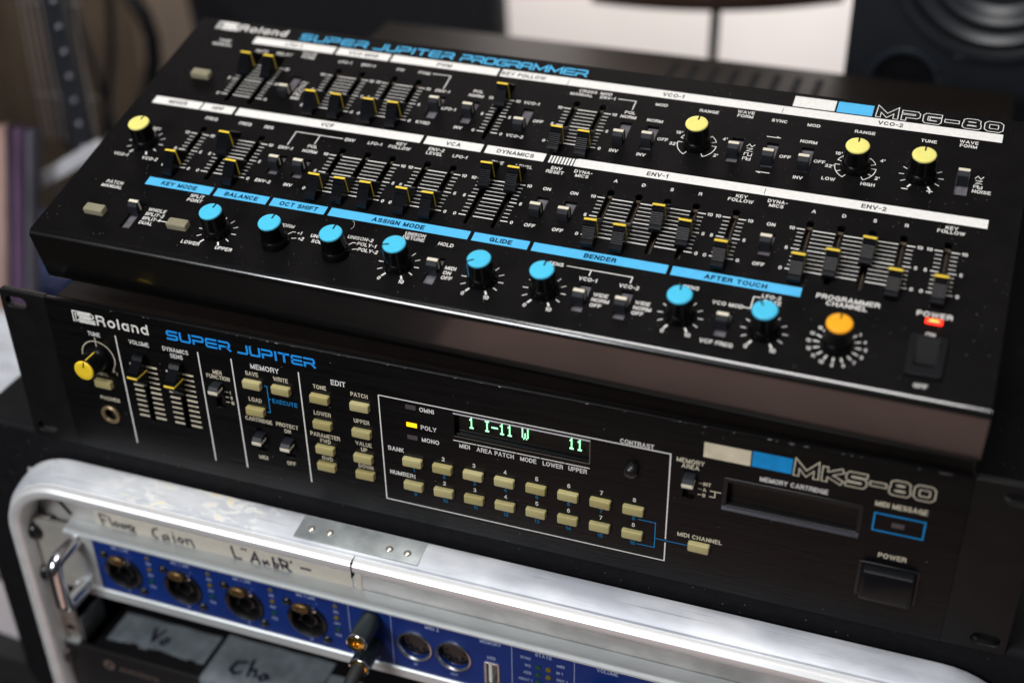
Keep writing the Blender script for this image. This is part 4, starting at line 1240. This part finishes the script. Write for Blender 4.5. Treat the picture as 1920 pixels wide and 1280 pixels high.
bh = [circ(x, -69.6, 10.2, 28) for x in xl] + [circ(216.7, -68.6, 8.0, 28), circ(237.4, -68.6, 8.0, 28), rect(253.8, 261.0, -82.5, -66.6), circ(194.3, -56.8, 4.0, 16), circ(194.4, -73.2, 4.0, 16)]
plate("faceplate", rect(32.8, 426, -85.8, -50.8), bh, Y0 - 2.5, Y0 - .4, M_ifblue, fi)
for x0, x1 in ((-11.3, 32.8), (426, 470.0)):
    cx = -4.9 if x0 < 0 else 463.5
    plate("rack_ear", rrect(x0, x1, -92, -48.2, .6, 2), [circ(cx, -56.2, 3.0, 12), circ(cx, -86.0, 3.0, 12)], Y0 - 4.5, Y0 - 1.2, mat("grey ear paint", (0.36, 0.345, 0.31), 0.5, 0.2, noise=0.08), fi, .25)
    for vv in (-56.2, -86.0):
        scw = link("rack_screw", MB().lathe([(5.4, 0), (5.3, .9), (4.6, 2.2), (3.2, 3.2), (1.5, 3.7), (.01, 3.8)], n=28).mesh("rack_screw", 60), M_screw, fi, (cx, vv, Y0 - 1.2))
        link("drive_cross", MB().box(-2.2, 2.2, -.45, .45, 2.6, 3.92).box(-.45, .45, -2.2, 2.2, 2.6, 3.93).mesh("drive_cross"), M_ink, scw)
link("ear_trim", MB().box(22.5, 32.6, -92.1, -50.5, Y0 - 1.5, Y0 - .3).mesh("ear_trim"), M_silver, fi)
# tube handle


def tube(name, pts, r, m, parent, n=14, kind=None):
    P = [Vector(p) for p in pts]
    vs, fs = [], []
    up = Vector((0, 0, 1))
    for i, p in enumerate(P):
        d = (P[min(i + 1, len(P) - 1)] - P[max(i - 1, 0)]).normalized()
        ref = Vector((1, 0, 0)) if abs(d.x) < .8 else Vector((0, 1, 0))
        a = d.cross(ref).normalized()
        b = d.cross(a).normalized()
        for k_ in range(n):
            an = 2 * math.pi * k_ / n
            q = p + a * (r * math.cos(an)) + b * (r * math.sin(an))
            vs.append(tuple(q))
    for i in range(len(P) - 1):
        for k_ in range(n):
            j = (k_ + 1) % n
            fs.append((i * n + k_, i * n + j, i * n + n + j, i * n + n + k_))
    fs.append(tuple(range(n)))
    fs.append(tuple((len(P) - 1) * n + k_ for k_ in range(n)))
    return link(name, MB().add(vs, fs).mesh(name, 40), m, parent, kind=kind)


def bend(c, r, a0, a1, x, n=7):
    return [(x, c[0] + r * math.cos(math.radians(a0 + (a1 - a0) * i / n)), c[1] + r * math.sin(math.radians(a0 + (a1 - a0) * i / n))) for i in range(n + 1)]


M_pol = mat("polished aluminium", (0.72, 0.73, 0.76), 0.2, 1.0)
for hx in (22.5, 447.5):
    pts = [(hx, -54.2, Y0 - 2)] + bend((-59.5, Y0 + 14.5), 5.3, 0, 90, hx)[0:] + bend((-81.0, Y0 + 14.5), 5.3, 90, 180, hx) + [(hx, -86.3, Y0 - 2)]
    tube("handle", pts, 4.0, M_pol, fi)
    for vv in (-54.2, -86.3):
        link("handle_base", MB().lathe([(4.6, 0), (4.6, .9), (3.6, 1.6)], hx, vv, n=20).mesh("handle_base", 40), M_silver, fi, (0, 0, Y0 - 1.4))
wl = MB()
for i, x in enumerate(xl):
    sk = link("mic_socket", MB().lathe(list(reversed([(11.2, 0), (11.0, 1.1), (10.0, 1.5), (8.8, .8), (8.4, -5), (.01, -5.2)])), n=36, cap=False).mesh("mic_socket", 40), M_blackpl, fi, (x, -69.6, Y0 - .4))
    link("socket_core", MB().lathe([(5.0, -5), (4.9, -1.4), (3.6, -1.0), (3.4, -4)], 0, -1.2, n=24, cap=False).mesh("socket_core", 40), M_blackpl, sk)
    for a in (210, 270, 330):
        link("contact", MB().lathe([(.9, -5), (.9, -1.8), (.01, -1.6)], 6.7 * math.cos(math.radians(a)), 6.7 * math.sin(math.radians(a)), n=10).mesh("contact", 40), M_screw, sk)
    lt = MB().lathe([(1.0, .4), (1.0, 1.4), (.86, 2.0), (.5, 2.35), (.01, 2.4)], n=24)
    lt.v = [(-2.6 + a * 5.0, 7.9 + b * 3.0, c_) for a, b, c_ in lt.v]
    link("release_latch", lt.mesh("release_latch", 50), M_brass, sk)
    link("latch_glint", MB().lathe([(1.7, .8), (1.6, 1.8), (.01, 2.3)], 4.8, 9.0, n=14).mesh("latch_glint", 60), M_chrome, sk)
    for sx, sy in ((-10.4, 10.0), (10.4, -10.2)):
        link("socket_screw", MB().lathe([(2.5, 0), (2.4, .9), (1.6, 1.6), (.01, 1.8)], sx, sy, n=18).mesh("socket_screw", 60), M_screw, sk)
    for j, (vv, m) in enumerate(((-54.9, M_ledd), (-62.9, M_ledy), (-71.0, M_ledg))):
        link("status_lamp", MB().lathe([(1.45, 0), (1.3, .5), (.01, .8)], n=16).mesh("status_lamp", 60), m, fi, (x + 16.9, vv, Y0 - .4))
        txt(wl, ("SIG", "48V", "TRS")[j], x + 16.9, vv - 3.9, 1.7, Y0 - .3, wf=.86)
    txt(wl, "MIC / LINE", x + .6, -53.4, 1.9, Y0 - .3, wf=.86)
    txt(wl, str(i + 9), x + 1.0, -83.2, 1.7, Y0 - .3, wf=.86)
for u, a, b in ((181.6, -51, -85.6), (204.6, -51, -85.6), (267.8, -51, -85.6), (299.2, -51, -85.6)):
    wl.stroke([(u, a), (u, b)], .3, Y0 - .3)
for s, u, v_, h in (("MIDI 2", 226.6, -53.4, 2.3), ("MEMORY", 257.0, -53.1, 2.3), ("STATE", 283.8, -53.1, 2.3), ("VOLUME", 315.3, -53.0, 2.3), ("IN", 216.5, -81.3, 1.8), ("OUT", 237.3, -81.3, 1.8), ("USB", 257.2, -63.2, 2.0),
                    ("PHONES", 193.2, -83.0, 1.8), ("WC", 275.9, -61.8, 1.8), ("AES", 275.6, -66.7, 1.8), ("SYNC", 274.9, -57.0, 1.8), ("ADAT 1", 274.6, -71.7, 1.8), ("MIDI", 292.4, -57.0, 1.8), ("IN 1", 291.9, -61.8, 1.8),
                    ("OUT 1", 293.1, -66.6, 1.8)):
    txt(wl, s, u, v_, h, Y0 - .3, wf=.86)
link("lettering", wl.flatmesh("lettering"), M_ifink, fi, kind="stuff")
for x in (216.7, 237.4):
    ms = link("midi_socket", MB().lathe([(8.2, -8), (8.2, .6), (8.7, 1.2), (9.4, 1.0), (9.6, 0)], n=36, cap=False).mesh("midi_socket", 40), M_steel, fi, (x, -68.6, Y0 - .4))
    link("socket_core", MB().lathe([(8.2, -4), (7.9, -2.6), (.01, -2.6)], n=30).mesh("socket_core", 40), M_blackpl, ms)
    pn = MB()
    for a in (0, 45, 90, 135, 180):
        pn.lathe([(.55, -2.7), (.55, -1.6)], 4.8 * math.cos(math.radians(a + 180)), 4.8 * math.sin(math.radians(a + 180)), n=8)
    link("socket_pins", pn.mesh("socket_pins"), M_screw, ms)
up = plate("usb_socket", rrect(253.6, 261.2, -82.7, -66.4, .6, 2), [rect(254.4, 260.4, -81.9, -67.2)], Y0 - 8, Y0 + .3, M_steel, fi, .15)
link("usb_tongue", MB().box(255.4, 257.0, -81, -68, Y0 - 8, Y0 - 1).mesh("usb_tongue"), mat("white plastic", (0.7, 0.7, 0.66), 0.4), up)
link("usb_back", MB().box(253.6, 261.2, -83, -66, Y0 - 9, Y0 - 8).mesh("usb_back"), M_brass, up)
for vv in (-61.4, -66.6, -71.8, -77.0):
    link("state_lamp", MB().lathe([(1.5, 0), (1.4, .5), (.01, .8)], n=16).mesh("state_lamp", 60), M_ledg, fi, (281.2, vv, Y0 - .4))
    link("state_lamp", MB().lathe([(1.5, 0), (1.4, .5), (.01, .8)], n=16).mesh("state_lamp", 60), M_ledy, fi, (286.3, vv, Y0 - .4))
link("volume_knob", MB().lathe([(9.0, 0), (8.8, 9), (8.2, 10.5), (.01, 10.8)], 314.0, -73.0, n=40).mesh("volume_knob", 40), M_knob, fi, (0, 0, Y0 - .4))

# plugs
for i, (v_, L_, lab) in enumerate(((-56.8, 18.5, "upper grey barrel plug with open gold end beside the round sockets"),
                                    (-73.2, 18.5, "lower grey barrel plug with gold collar and a black cable running down from it"))):
    jk = thing("jack_plug", lab, "plug", (0, 0, 0), VX, "jack plugs in the blue interface")
    link("barrel", MB().lathe([(4.2, 0), (5.3, .8), (5.4, 3), (5.4, L_ - 1)], 194.3, v_, n=32, cap=False).mesh("barrel", 35), M_plug, jk, (0, 0, Y0 - .4))
    link("end_ring", MB().lathe([(5.45, L_ - 1.2), (5.5, L_ - .2), (5.1, L_ + .3), (4.5, L_)], 194.3, v_, n=32, cap=False).mesh("end_ring", 60), M_chrome, jk, (0, 0, Y0 - .4))
    link("gold_collar", MB().lathe([(4.6, L_ - .4), (3.4, L_ + .3), (1.8, L_ + .4), (1.6, L_ - 1.5), (.01, L_ - 1.6)], 194.3, v_, n=32, cap=False).mesh("gold_collar", 50), M_gold, jk, (0, 0, Y0 - .4))
    if i == 1:
        z0 = Y0 - .4 + L_
        tube("cable", [(194.3, v_, z0 - 2), (194.2, v_ - .5, z0 + 4), (193.6, v_ - 3, z0 + 9), (192.2, v_ - 10, z0 + 14), (189.5, v_ - 26, z0 + 17), (186, v_ - 60, z0 + 16), (184, v_ - 120, z0 + 10)], 3.5, M_rubber, jk)

# ================================================================== LOWER BLACK DEVICE with silver tape
dv = thing("rack_recorder", "black faced rack device with a small brown printed ring emblem, below the empty slot", "rack device", (0, 0, 0), VX)
link("chassis", MB().box(12, 448, -182.0, -140.0, -220, 10).mesh("chassis"), M_blackpl, dv)
plate("faceplate", rrect(-11.3, 470, -184, -140.0, .8, 2), [circ(-5, -151, 3, 12)], 10.6, 13.6, mat("matt black faceplate", (0.006, 0.0055, 0.006), 0.5), dv, .3)
M_brown = mat("brown ink", (0.16, 0.11, 0.095), 0.6)
dl = MB()
txt(dl, "steinberg", 29.5, -150.6, 3.3, 13.7, w=25, al='l')
dl.stroke(circ(22.4, -149.8, 2.6, 28), 1.5, 13.7, closed=True)
link("lettering", dl.flatmesh("lettering"), M_brown, dv, kind="stuff")
scw = link("rack_screw", MB().lathe([(5.2, 0), (5.1, .9), (4.4, 2.2), (3.0, 3.2), (.01, 3.7)], n=28).mesh("rack_screw", 60), mat("brown black screw", (0.03, 0.02, 0.018), 0.15), dv, (-5.8, -150.6, 13.6))
for x0, x1, y0, y1, rot, hang in ((17, 80, -4, 17, 0, 0), (83, 150, -13.8, 20, 0.03, 16), (151, 214, -12.5, 12, -.02, 0)):
    mb = MB()
    nx = 12
    for i in range(nx):
        xa, xb = x0 + (x1 - x0) * i / nx, x0 + (x1 - x0) * (i + 1) / nx
        za, zb = -139.2 + .35 * math.sin(i * 1.3 + x0), -139.2 + .35 * math.sin((i + 1) * 1.3 + x0)
        fr_ = -y0 + (JR.uniform(-1.3, 1.3) if not hang else JR.uniform(-.1, .1))
        mb.add([(xa, za, fr_), (xb, zb, fr_), (xb, zb, -y1), (xa, za, -y1), (xa, za + .3, fr_), (xb, zb + .3, fr_), (xb, zb + .3, -y1), (xa, za + .3, -y1)],
               [(4, 5, 6, 7), (0, 3, 2, 1), (0, 1, 5, 4), (2, 3, 7, 6)])
        if hang:
            mb.box(xa, xb, -139.2 - hang, -139.2 + .2, 13.8, 14.2)
    tpo = link("silver_tape", mb.mesh("silver_tape"), M_duct, dv)
    hw = MB()
    if x0 == 17:
        for l in ([(0, 3), (3, -3), (6, 3)], [(10, 0), (8, -2), (10, -3.4), (12.4, -2), (11, 0), (10, 0)]):
            hw.stroke([(40 + x, 6 + y * 1.6) for x, y in l], 1.5, 0)
    elif x0 == 83:
        for l in ([(6, 3), (1, 2), (0, -2), (3, -3.6), (6, -2)], [(8, 5), (10, -3.4)], [(9.4, 0), (12, .6), (13.4, -3)], [(17, 0), (15, -2), (17, -3.4), (19.4, -2), (17, 0)]):
            hw.stroke([(96 + x * 1.2, 0 + y * 1.5) for x, y in l], 1.7, 0)
    else:
        hw.stroke([(170, 12), (176, 8), (180, 14)], 1.5, 0)
    link("handwriting", hw.flatmesh("handwriting"), M_marker, tpo, (0, -138.3, 0), (-math.pi / 2, 0, 0))

# ================================================================== SURROUNDINGS (out of focus)
def bbox_obj(name, x0, x1, y0, y1, z0, z1, m, parent=None, kind=None, bev=0):
    return link(name, MB().box(x0, x1, y0, y1, z0, z1).mesh(name), m, parent, kind=kind)


M_wall = mat("pale grey wall paint", (0.72, 0.68, 0.66), 0.8, noise=0.03, nscale=8)
M_floor = mat("dark wooden floor", (0.02, 0.015, 0.012), 0.5, noise=0.35, nscale=12, stretch=(1, .1, 1))
link("floor", MB().box(-2600, 2600, -2200, 1700, -760, -740).mesh("floor"), M_floor, kind="structure")
link("wall", MB().box(-2600, 2600, 1500, 1520, -740, 1700).mesh("wall"), M_wall, kind="structure")
M_wood2 = mat("dark bench wood", (0.05, 0.03, 0.02), 0.5)
tb = thing("low_table", "black low table that carries the rack case", "table", (241, 200, -740))
link("table_top", MB().box(-380, 420, -180, 420, 500, 524).mesh("table_top"), M_rubber, tb)
for x in (-360, 400):
    for y in (-160, 400):
        link("leg", MB().box(x - 15, x + 15, y - 15, y + 15, 0, 500).mesh("leg"), M_rubber, tb)

bn = thing("bench_reflector", "unseen brown bench added in front of the rack case for its warm reflection", "bench", (340, -400, -740))  # out of view, added so the black front faces reflect warm brown
for i in range(4):
    link("reflector_board", MB().cbox(-330, 520, -150 + i * 82, -150 + i * 82 + 78, 300, 322, 3).mesh("reflector_board", 30), mat("warm brown reflector wood", (0.66, 0.43, 0.36), 0.7, noise=0.2, nscale=20), bn)
for x in (-270, 380):
    link("leg", MB().box(x, x + 30, -130, 160, 0, 300).mesh("leg"), M_wood2, bn)

# loudspeaker, upper right
sp = thing("loudspeaker", "black studio loudspeaker with a round woofer and bass port, at the upper right", "loudspeaker", (345, 450, -60), (0, 0, math.radians(-4)))
M_spk = mat("black speaker cabinet", (0.009, 0.011, 0.014), 0.5, spec=0.25, noise=0.15, nscale=60)
M_cone = mat("grey black cone", (0.02, 0.023, 0.027), 0.4)
link("cabinet", MB().box(0, 250, 0, 260, 0, 420).mesh("cabinet"), M_spk, sp)
RX = (math.pi / 2, 0, 0)
link("woofer_surround", MB().lathe([(62, 0), (61, 4), (57, 6), (53, 3), (50, -2), (48, 2), (45, 5), (41, 3), (39, -2)], n=48, cap=False).mesh("woofer_surround", 50), M_cone, sp, (90, -2, 220), RX)
link("woofer_cone", MB().lathe([(39.5, 0), (24, -12), (14, -17), (13, -10), (8, -7), (.01, -6)], n=48, cap=False).mesh("woofer_cone", 50), M_cone, sp, (90, -4, 220), RX)
link("trim_ring", MB().lathe([(72, 0), (71.5, 1.6), (70, 2), (64, .6), (63, 0)], n=48, cap=False).mesh("trim_ring", 50), M_spk, sp, (90, -1, 220), RX)
link("bass_port", MB().lathe([(25, 0), (24, 2.4), (21.5, 2.0), (20, -6)], n=40, cap=False).mesh("bass_port", 50), mat("glossy port rim", (0.02, 0.024, 0.03), 0.25), sp, (40.5, -1, 126), RX)
link("port_hole", MB().lathe([(20.2, -1.2), (.01, -1.2)], n=32).mesh("port_hole"), M_ink, sp, (40.5, -1.5, 126), RX)
for u, v_ in ((64, 131), (72, 120), (76, 118), (80, 117), (84, 116)):
    link("badge_mark", MB().lathe([(2.4, 0), (2.2, .6), (.01, .8)], n=12).mesh("badge_mark"), M_cone, sp, (u, -1, v_), RX)
link("badge", MB().box(70, 78, -2, 0, 149, 153).mesh("badge"), M_steel, sp)

# music stand, top centre
pl = thing("music_stand", "thin black pole carrying a brown metallic music desk, against the pale wall", "stand", (217, 642, -740), (0, 0, math.radians(17.4)))
link("pole", MB().lathe([(4.2, 0), (4.2, 790)], n=16).mesh("pole", 40), M_blackpl, pl)
dk = MB()
n = 16
for q in range(n):
    x0, x1 = -104 + 208 * q / n, -104 + 208 * (q + 1) / n
    f = lambda x: 776 + 4.5 * (x / 104) ** 2
    g = lambda x: -12 + 9 * (x / 104) ** 2
    dk.add([(x0, g(x0), f(x0)), (x1, g(x1), f(x1)), (x1, g(x1), f(x1) + 9), (x0, g(x0), f(x0) + 9), (x0, 10, f(x0)), (x1, 10, f(x1)), (x1, 10, f(x1) + 9), (x0, 10, f(x0) + 9)],
           [(0, 1, 2, 3), (3, 2, 6, 7), (0, 4, 5, 1), (4, 7, 6, 5)])
link("ledge", dk.mesh("ledge", 40), mat("brown lacquered metal", (0.16, 0.10, 0.075), 0.28, 0.8, noise=0.2, nscale=30), pl)
link("desk_plate", MB().cbox(-100, 100, 0, 240, 0, 4, 1).mesh("desk_plate", 30), mat("brown lacquered metal", (0.16, 0.10, 0.075), 0.28, 0.8), pl, (0, 9, 786), (math.pi / 2 - .15, 0, 0))
for a in range(3):
    link("foot", MB().box(0, 260, -8, 8, 2, 14).mesh("foot"), M_blackpl, pl, (0, 0, 0), (0, 0, a * 2.094))

# black padded chair, upper middle
chr_ = thing("office_chair", "black padded chair back standing beyond the middle of the sloping unit", "chair", (-235, 900, -740))
M_fab = mat("black chair fabric", (0.008, 0.008, 0.011), 0.85, noise=0.3, nscale=40, bump=0.3)
ob = plate("backrest", rrect(-150, 176, 420, 1150, 50, 6), [], -30, 30, M_fab, chr_, 22)
ob.rotation_euler = (math.pi / 2 + .12, 0, 0)
link("seat", MB().cbox(-200, 200, -420, -40, 380, 450, 25).mesh("seat", 30), M_fab, chr_)
link("column", MB().lathe([(25, 20), (25, 390)], n=16).mesh("column", 40), M_blackpl, chr_)
for a in range(5):
    an = a * 2 * math.pi / 5
    link("foot", MB().box(0, 280, -18, 18, 10, 50).mesh("foot"), M_blackpl, chr_, (0, 0, 0), (0, 0, an))

# wooden cabinet and hoop, upper left
cbn = thing("wooden_cabinet", "dim brown wooden cabinet in the upper left background", "cabinet", (-1278, 1180, -740))
M_wood = mat("dim brown wood", (0.08, 0.058, 0.040), 0.5, noise=0.25, nscale=9, stretch=(4, 1, .2))
for i in range(4):
    link("door_panel", MB().cbox(i * 136, i * 136 + 130, 0, 1000, 0, 14, 4).mesh("door_panel", 30), M_wood, cbn, (0, 0, 0), (math.pi / 2, 0, 0))
link("carcass", MB().box(-5, 545, 2, 280, 0, 1010).mesh("carcass"), M_wood, cbn)


def wtube(name, pts, r, m, parent):
    return tube(name, pts, r, m, parent, n=12)


hp = thing("curved_armrest", "curved black tubular armrest loop before the brown cabinet", "armrest", (0, 0, 0))
HC = [(-470, 640, -40), (-445, 640, -14), (-416, 640, 0), (-385, 640, 1), (-363, 640, -10), (-349, 640, -30), (-344, 640, -53), (-346, 640, -78), (-354, 640, -105), (-372, 640, -136), (-395, 640, -169), (-420, 640, -230)]
wtube("armrest_tube", HC, 8, M_blackpl, hp)

# chrome studded post with a pale tray, left
po = thing("studded_post", "dark post with a row of bright chrome studs, left of the sloping unit", "post", (-180, 300, -740))
link("post", MB().box(-10, 6, 4, 12, 0, 900).mesh("post"), mat("dark grey post", (0.02, 0.022, 0.027), 0.35), po)
for i in range(14):
    zz = 740 + 130.4 - i * 18.3
    link("stud", MB().lathe([(2.1, -2), (2.0, 0), (1.4, 1.3), (.01, 1.9)], n=14).mesh("stud", 60), mat("dull chrome", (0.35, 0.35, 0.4), 0.4, 1.0), po, (1, 3, zz), RX)
tr = thing("pale_tray", "pale grey tray edge lying low beside the left side of the sloping unit", "tray", (-206, 300, -20), (0, math.radians(-31), math.radians(6)))
link("tray_rim", MB().cbox(-27, 50, -4, 3, -5, 5, 2).mesh("tray_rim", 30), mat("pale grey plastic", (0.5, 0.5, 0.53), 0.4), tr)
link("tray_floor", MB().box(-25, 48, 3, 60, -5, -3).mesh("tray_floor"), mat("dark tray floor", (0.015, 0.02, 0.018), 0.4), tr)

# dark clutter, upper left
bgk = thing("black_bag", "black soft bag slumped behind the studded post at the upper left", "bag", (-290, 520, -740))
g = MB()
for k_ in range(10):
    t0 = k_ / 9
    r_ = 82 * math.cos(math.pi / 2 * max(0, t0 * 1.9 - .92)) if t0 > .45 else 82
    for q in range(24):
        a_ = 2 * math.pi * q / 24
        g.v.append((r_ * math.cos(a_) + 5 * math.sin(3 * a_ + k_), r_ * .6 * math.sin(a_), 600 * t0))
for k_ in range(9):
    for q in range(24):
        j_ = (q + 1) % 24
        g.f.append((k_ * 24 + q, k_ * 24 + j_, k_ * 24 + 24 + j_, k_ * 24 + 24 + q))
g.f.append(tuple(216 + q for q in range(24)))
link("bag_body", g.mesh("bag_body", 60), M_fab, bgk)
cbt = thing("hanging_cables", "dark cables hanging in loops before the brown cabinet", "cables", (0, 0, 0))
for x0, dx, z1 in ((-500, 18, -260), (-470, -12, -240), (-452, 22, -300), (-520, 8, -220)):
    wtube("cable", [(x0 + dx * math.sin(t_ * .6), 700, 80 - t_ * (80 - z1) / 9) for t_ in range(10)], 4.5, M_blackpl, cbt)
wr = thing("wire_rack", "thin grey wire rack standing at the upper left edge", "wire rack", (0, 0, 0))
for i in range(9):
    tube("wire", [(-312 + i * 6.5, 420, -60), (-305 + i * 6.5, 420, 140)], .8, M_steel, wr, n=6)
for z_ in (60, -20, -110):
    tube("cross_wire", [(-316, 419, z_), (-250, 419, z_ + 4)], 1.0, M_steel, wr, n=6)

# hanging cloths, far left
cl = thing("hanging_cloth", "pink, purple and grey striped cloth hanging in folds at the left edge", "cloth", (0, 0, 0))
cols = [(0.80, 0.62, 0.56), (0.80, 0.53, 0.46), (0.09, 0.06, 0.12), (0.27, 0.15, 0.28), (0.12, 0.085, 0.15), (0.34, 0.32, 0.38), (0.20, 0.19, 0.23)]
xa = -264.0
for i, cc in enumerate(cols):
    wd = (24, 13, 5, 8, 5, 5, 3)[i]
    mb = MB()
    n = 6
    for q in range(n):
        x0, x1 = xa + wd * q / n, xa + wd * (q + 1) / n
        y0_, y1_ = 280 - 7 * math.sin(math.pi * q / n), 280 - 7 * math.sin(math.pi * (q + 1) / n)
        mb.add([(x0 - 42, y0_, -165), (x1 - 42, y1_, -165), (x1 + 6, y1_, 25), (x0 + 6, y0_, 25), (x0 - 42, y0_ + 2, -165), (x1 - 42, y1_ + 2, -165), (x1 + 6, y1_ + 2, 25), (x0 + 6, y0_ + 2, 25)],
               [(0, 1, 2, 3), (4, 7, 6, 5)])
    link("fold", mb.mesh("fold", 60), mat("cloth %d" % i, tuple(c_ * .8 for c_ in cc), 0.85, noise=0.35, nscale=40, stretch=(1, 1, .2)), cl)
    xa += wd
bx = thing("blue_box", "deep blue box low at the left edge beside the rack ear", "box", (-324, 330, -262))
link("carton", MB().cbox(-60, 62, 0, 120, 0, 110, 4).mesh("carton", 30), mat("deep blue card", (0.015, 0.04, 0.16), 0.5), bx)
pp = thing("crumpled_paper", "light grey crumpled sheet low at the left edge, above the rack case corner", "paper", (-205, 175, -150))
g = MB()
rr = random.Random(9)
N = 9
gv = [[(i * 14 - 60, j * 13 - 20, rr.uniform(-7, 7) + (j * 2)) for i in range(N)] for j in range(N)]
g.add([p for row in gv for p in row], [(j * N + i, j * N + i + 1, (j + 1) * N + i + 1, (j + 1) * N + i) for j in range(N - 1) for i in range(N - 1)])
link("sheet", g.flatmesh("sheet"), mat("light grey paper", (0.6, 0.62, 0.66), 0.7), pp)
bg = thing("printed_bag", "white bag with a red print standing at the lower left beside the rack case", "bag", (-130, 60, -415))
g = MB()
n = 14
for q in range(n):
    a0, a1 = q / n, (q + 1) / n
    f = lambda t_: -8 * math.sin(t_ * 9) - 30 * math.sin(math.pi * t_)
    x0, x1 = -120 + 230 * a0, -120 + 230 * a1
    g.add([(x0, f(a0), -330), (x1, f(a1), -330), (x1, f(a1), 250), (x0, f(a0), 250)], [(0, 1, 2, 3)])
link("bag_front", g.flatmesh("bag_front"), mat("white bag paper", (0.62, 0.57, 0.58), 0.6, noise=0.05, nscale=20), bg)
link("bag_back", MB().box(-120, 110, 40, 44, -330, 250).mesh("bag_back"), mat("white bag paper", (0.62, 0.57, 0.58), 0.6), bg)
link("red_print", MB().add([(-22, -44, 128), (2, -44, 122), (4, -44, 156), (-14, -44, 166)], [(0, 1, 2, 3)]).flatmesh("red_print"), mat("red print", (0.6, 0.02, 0.03), 0.6), bg)
link("grey_print", MB().add([(-4, -44.5, 60), (60, -44.5, 52), (66, -44.5, 142), (0, -44.5, 118)], [(0, 1, 2, 3)]).flatmesh("grey_print"), mat("grey print", (0.12, 0.12, 0.13), 0.6, noise=0.5, nscale=60), bg)
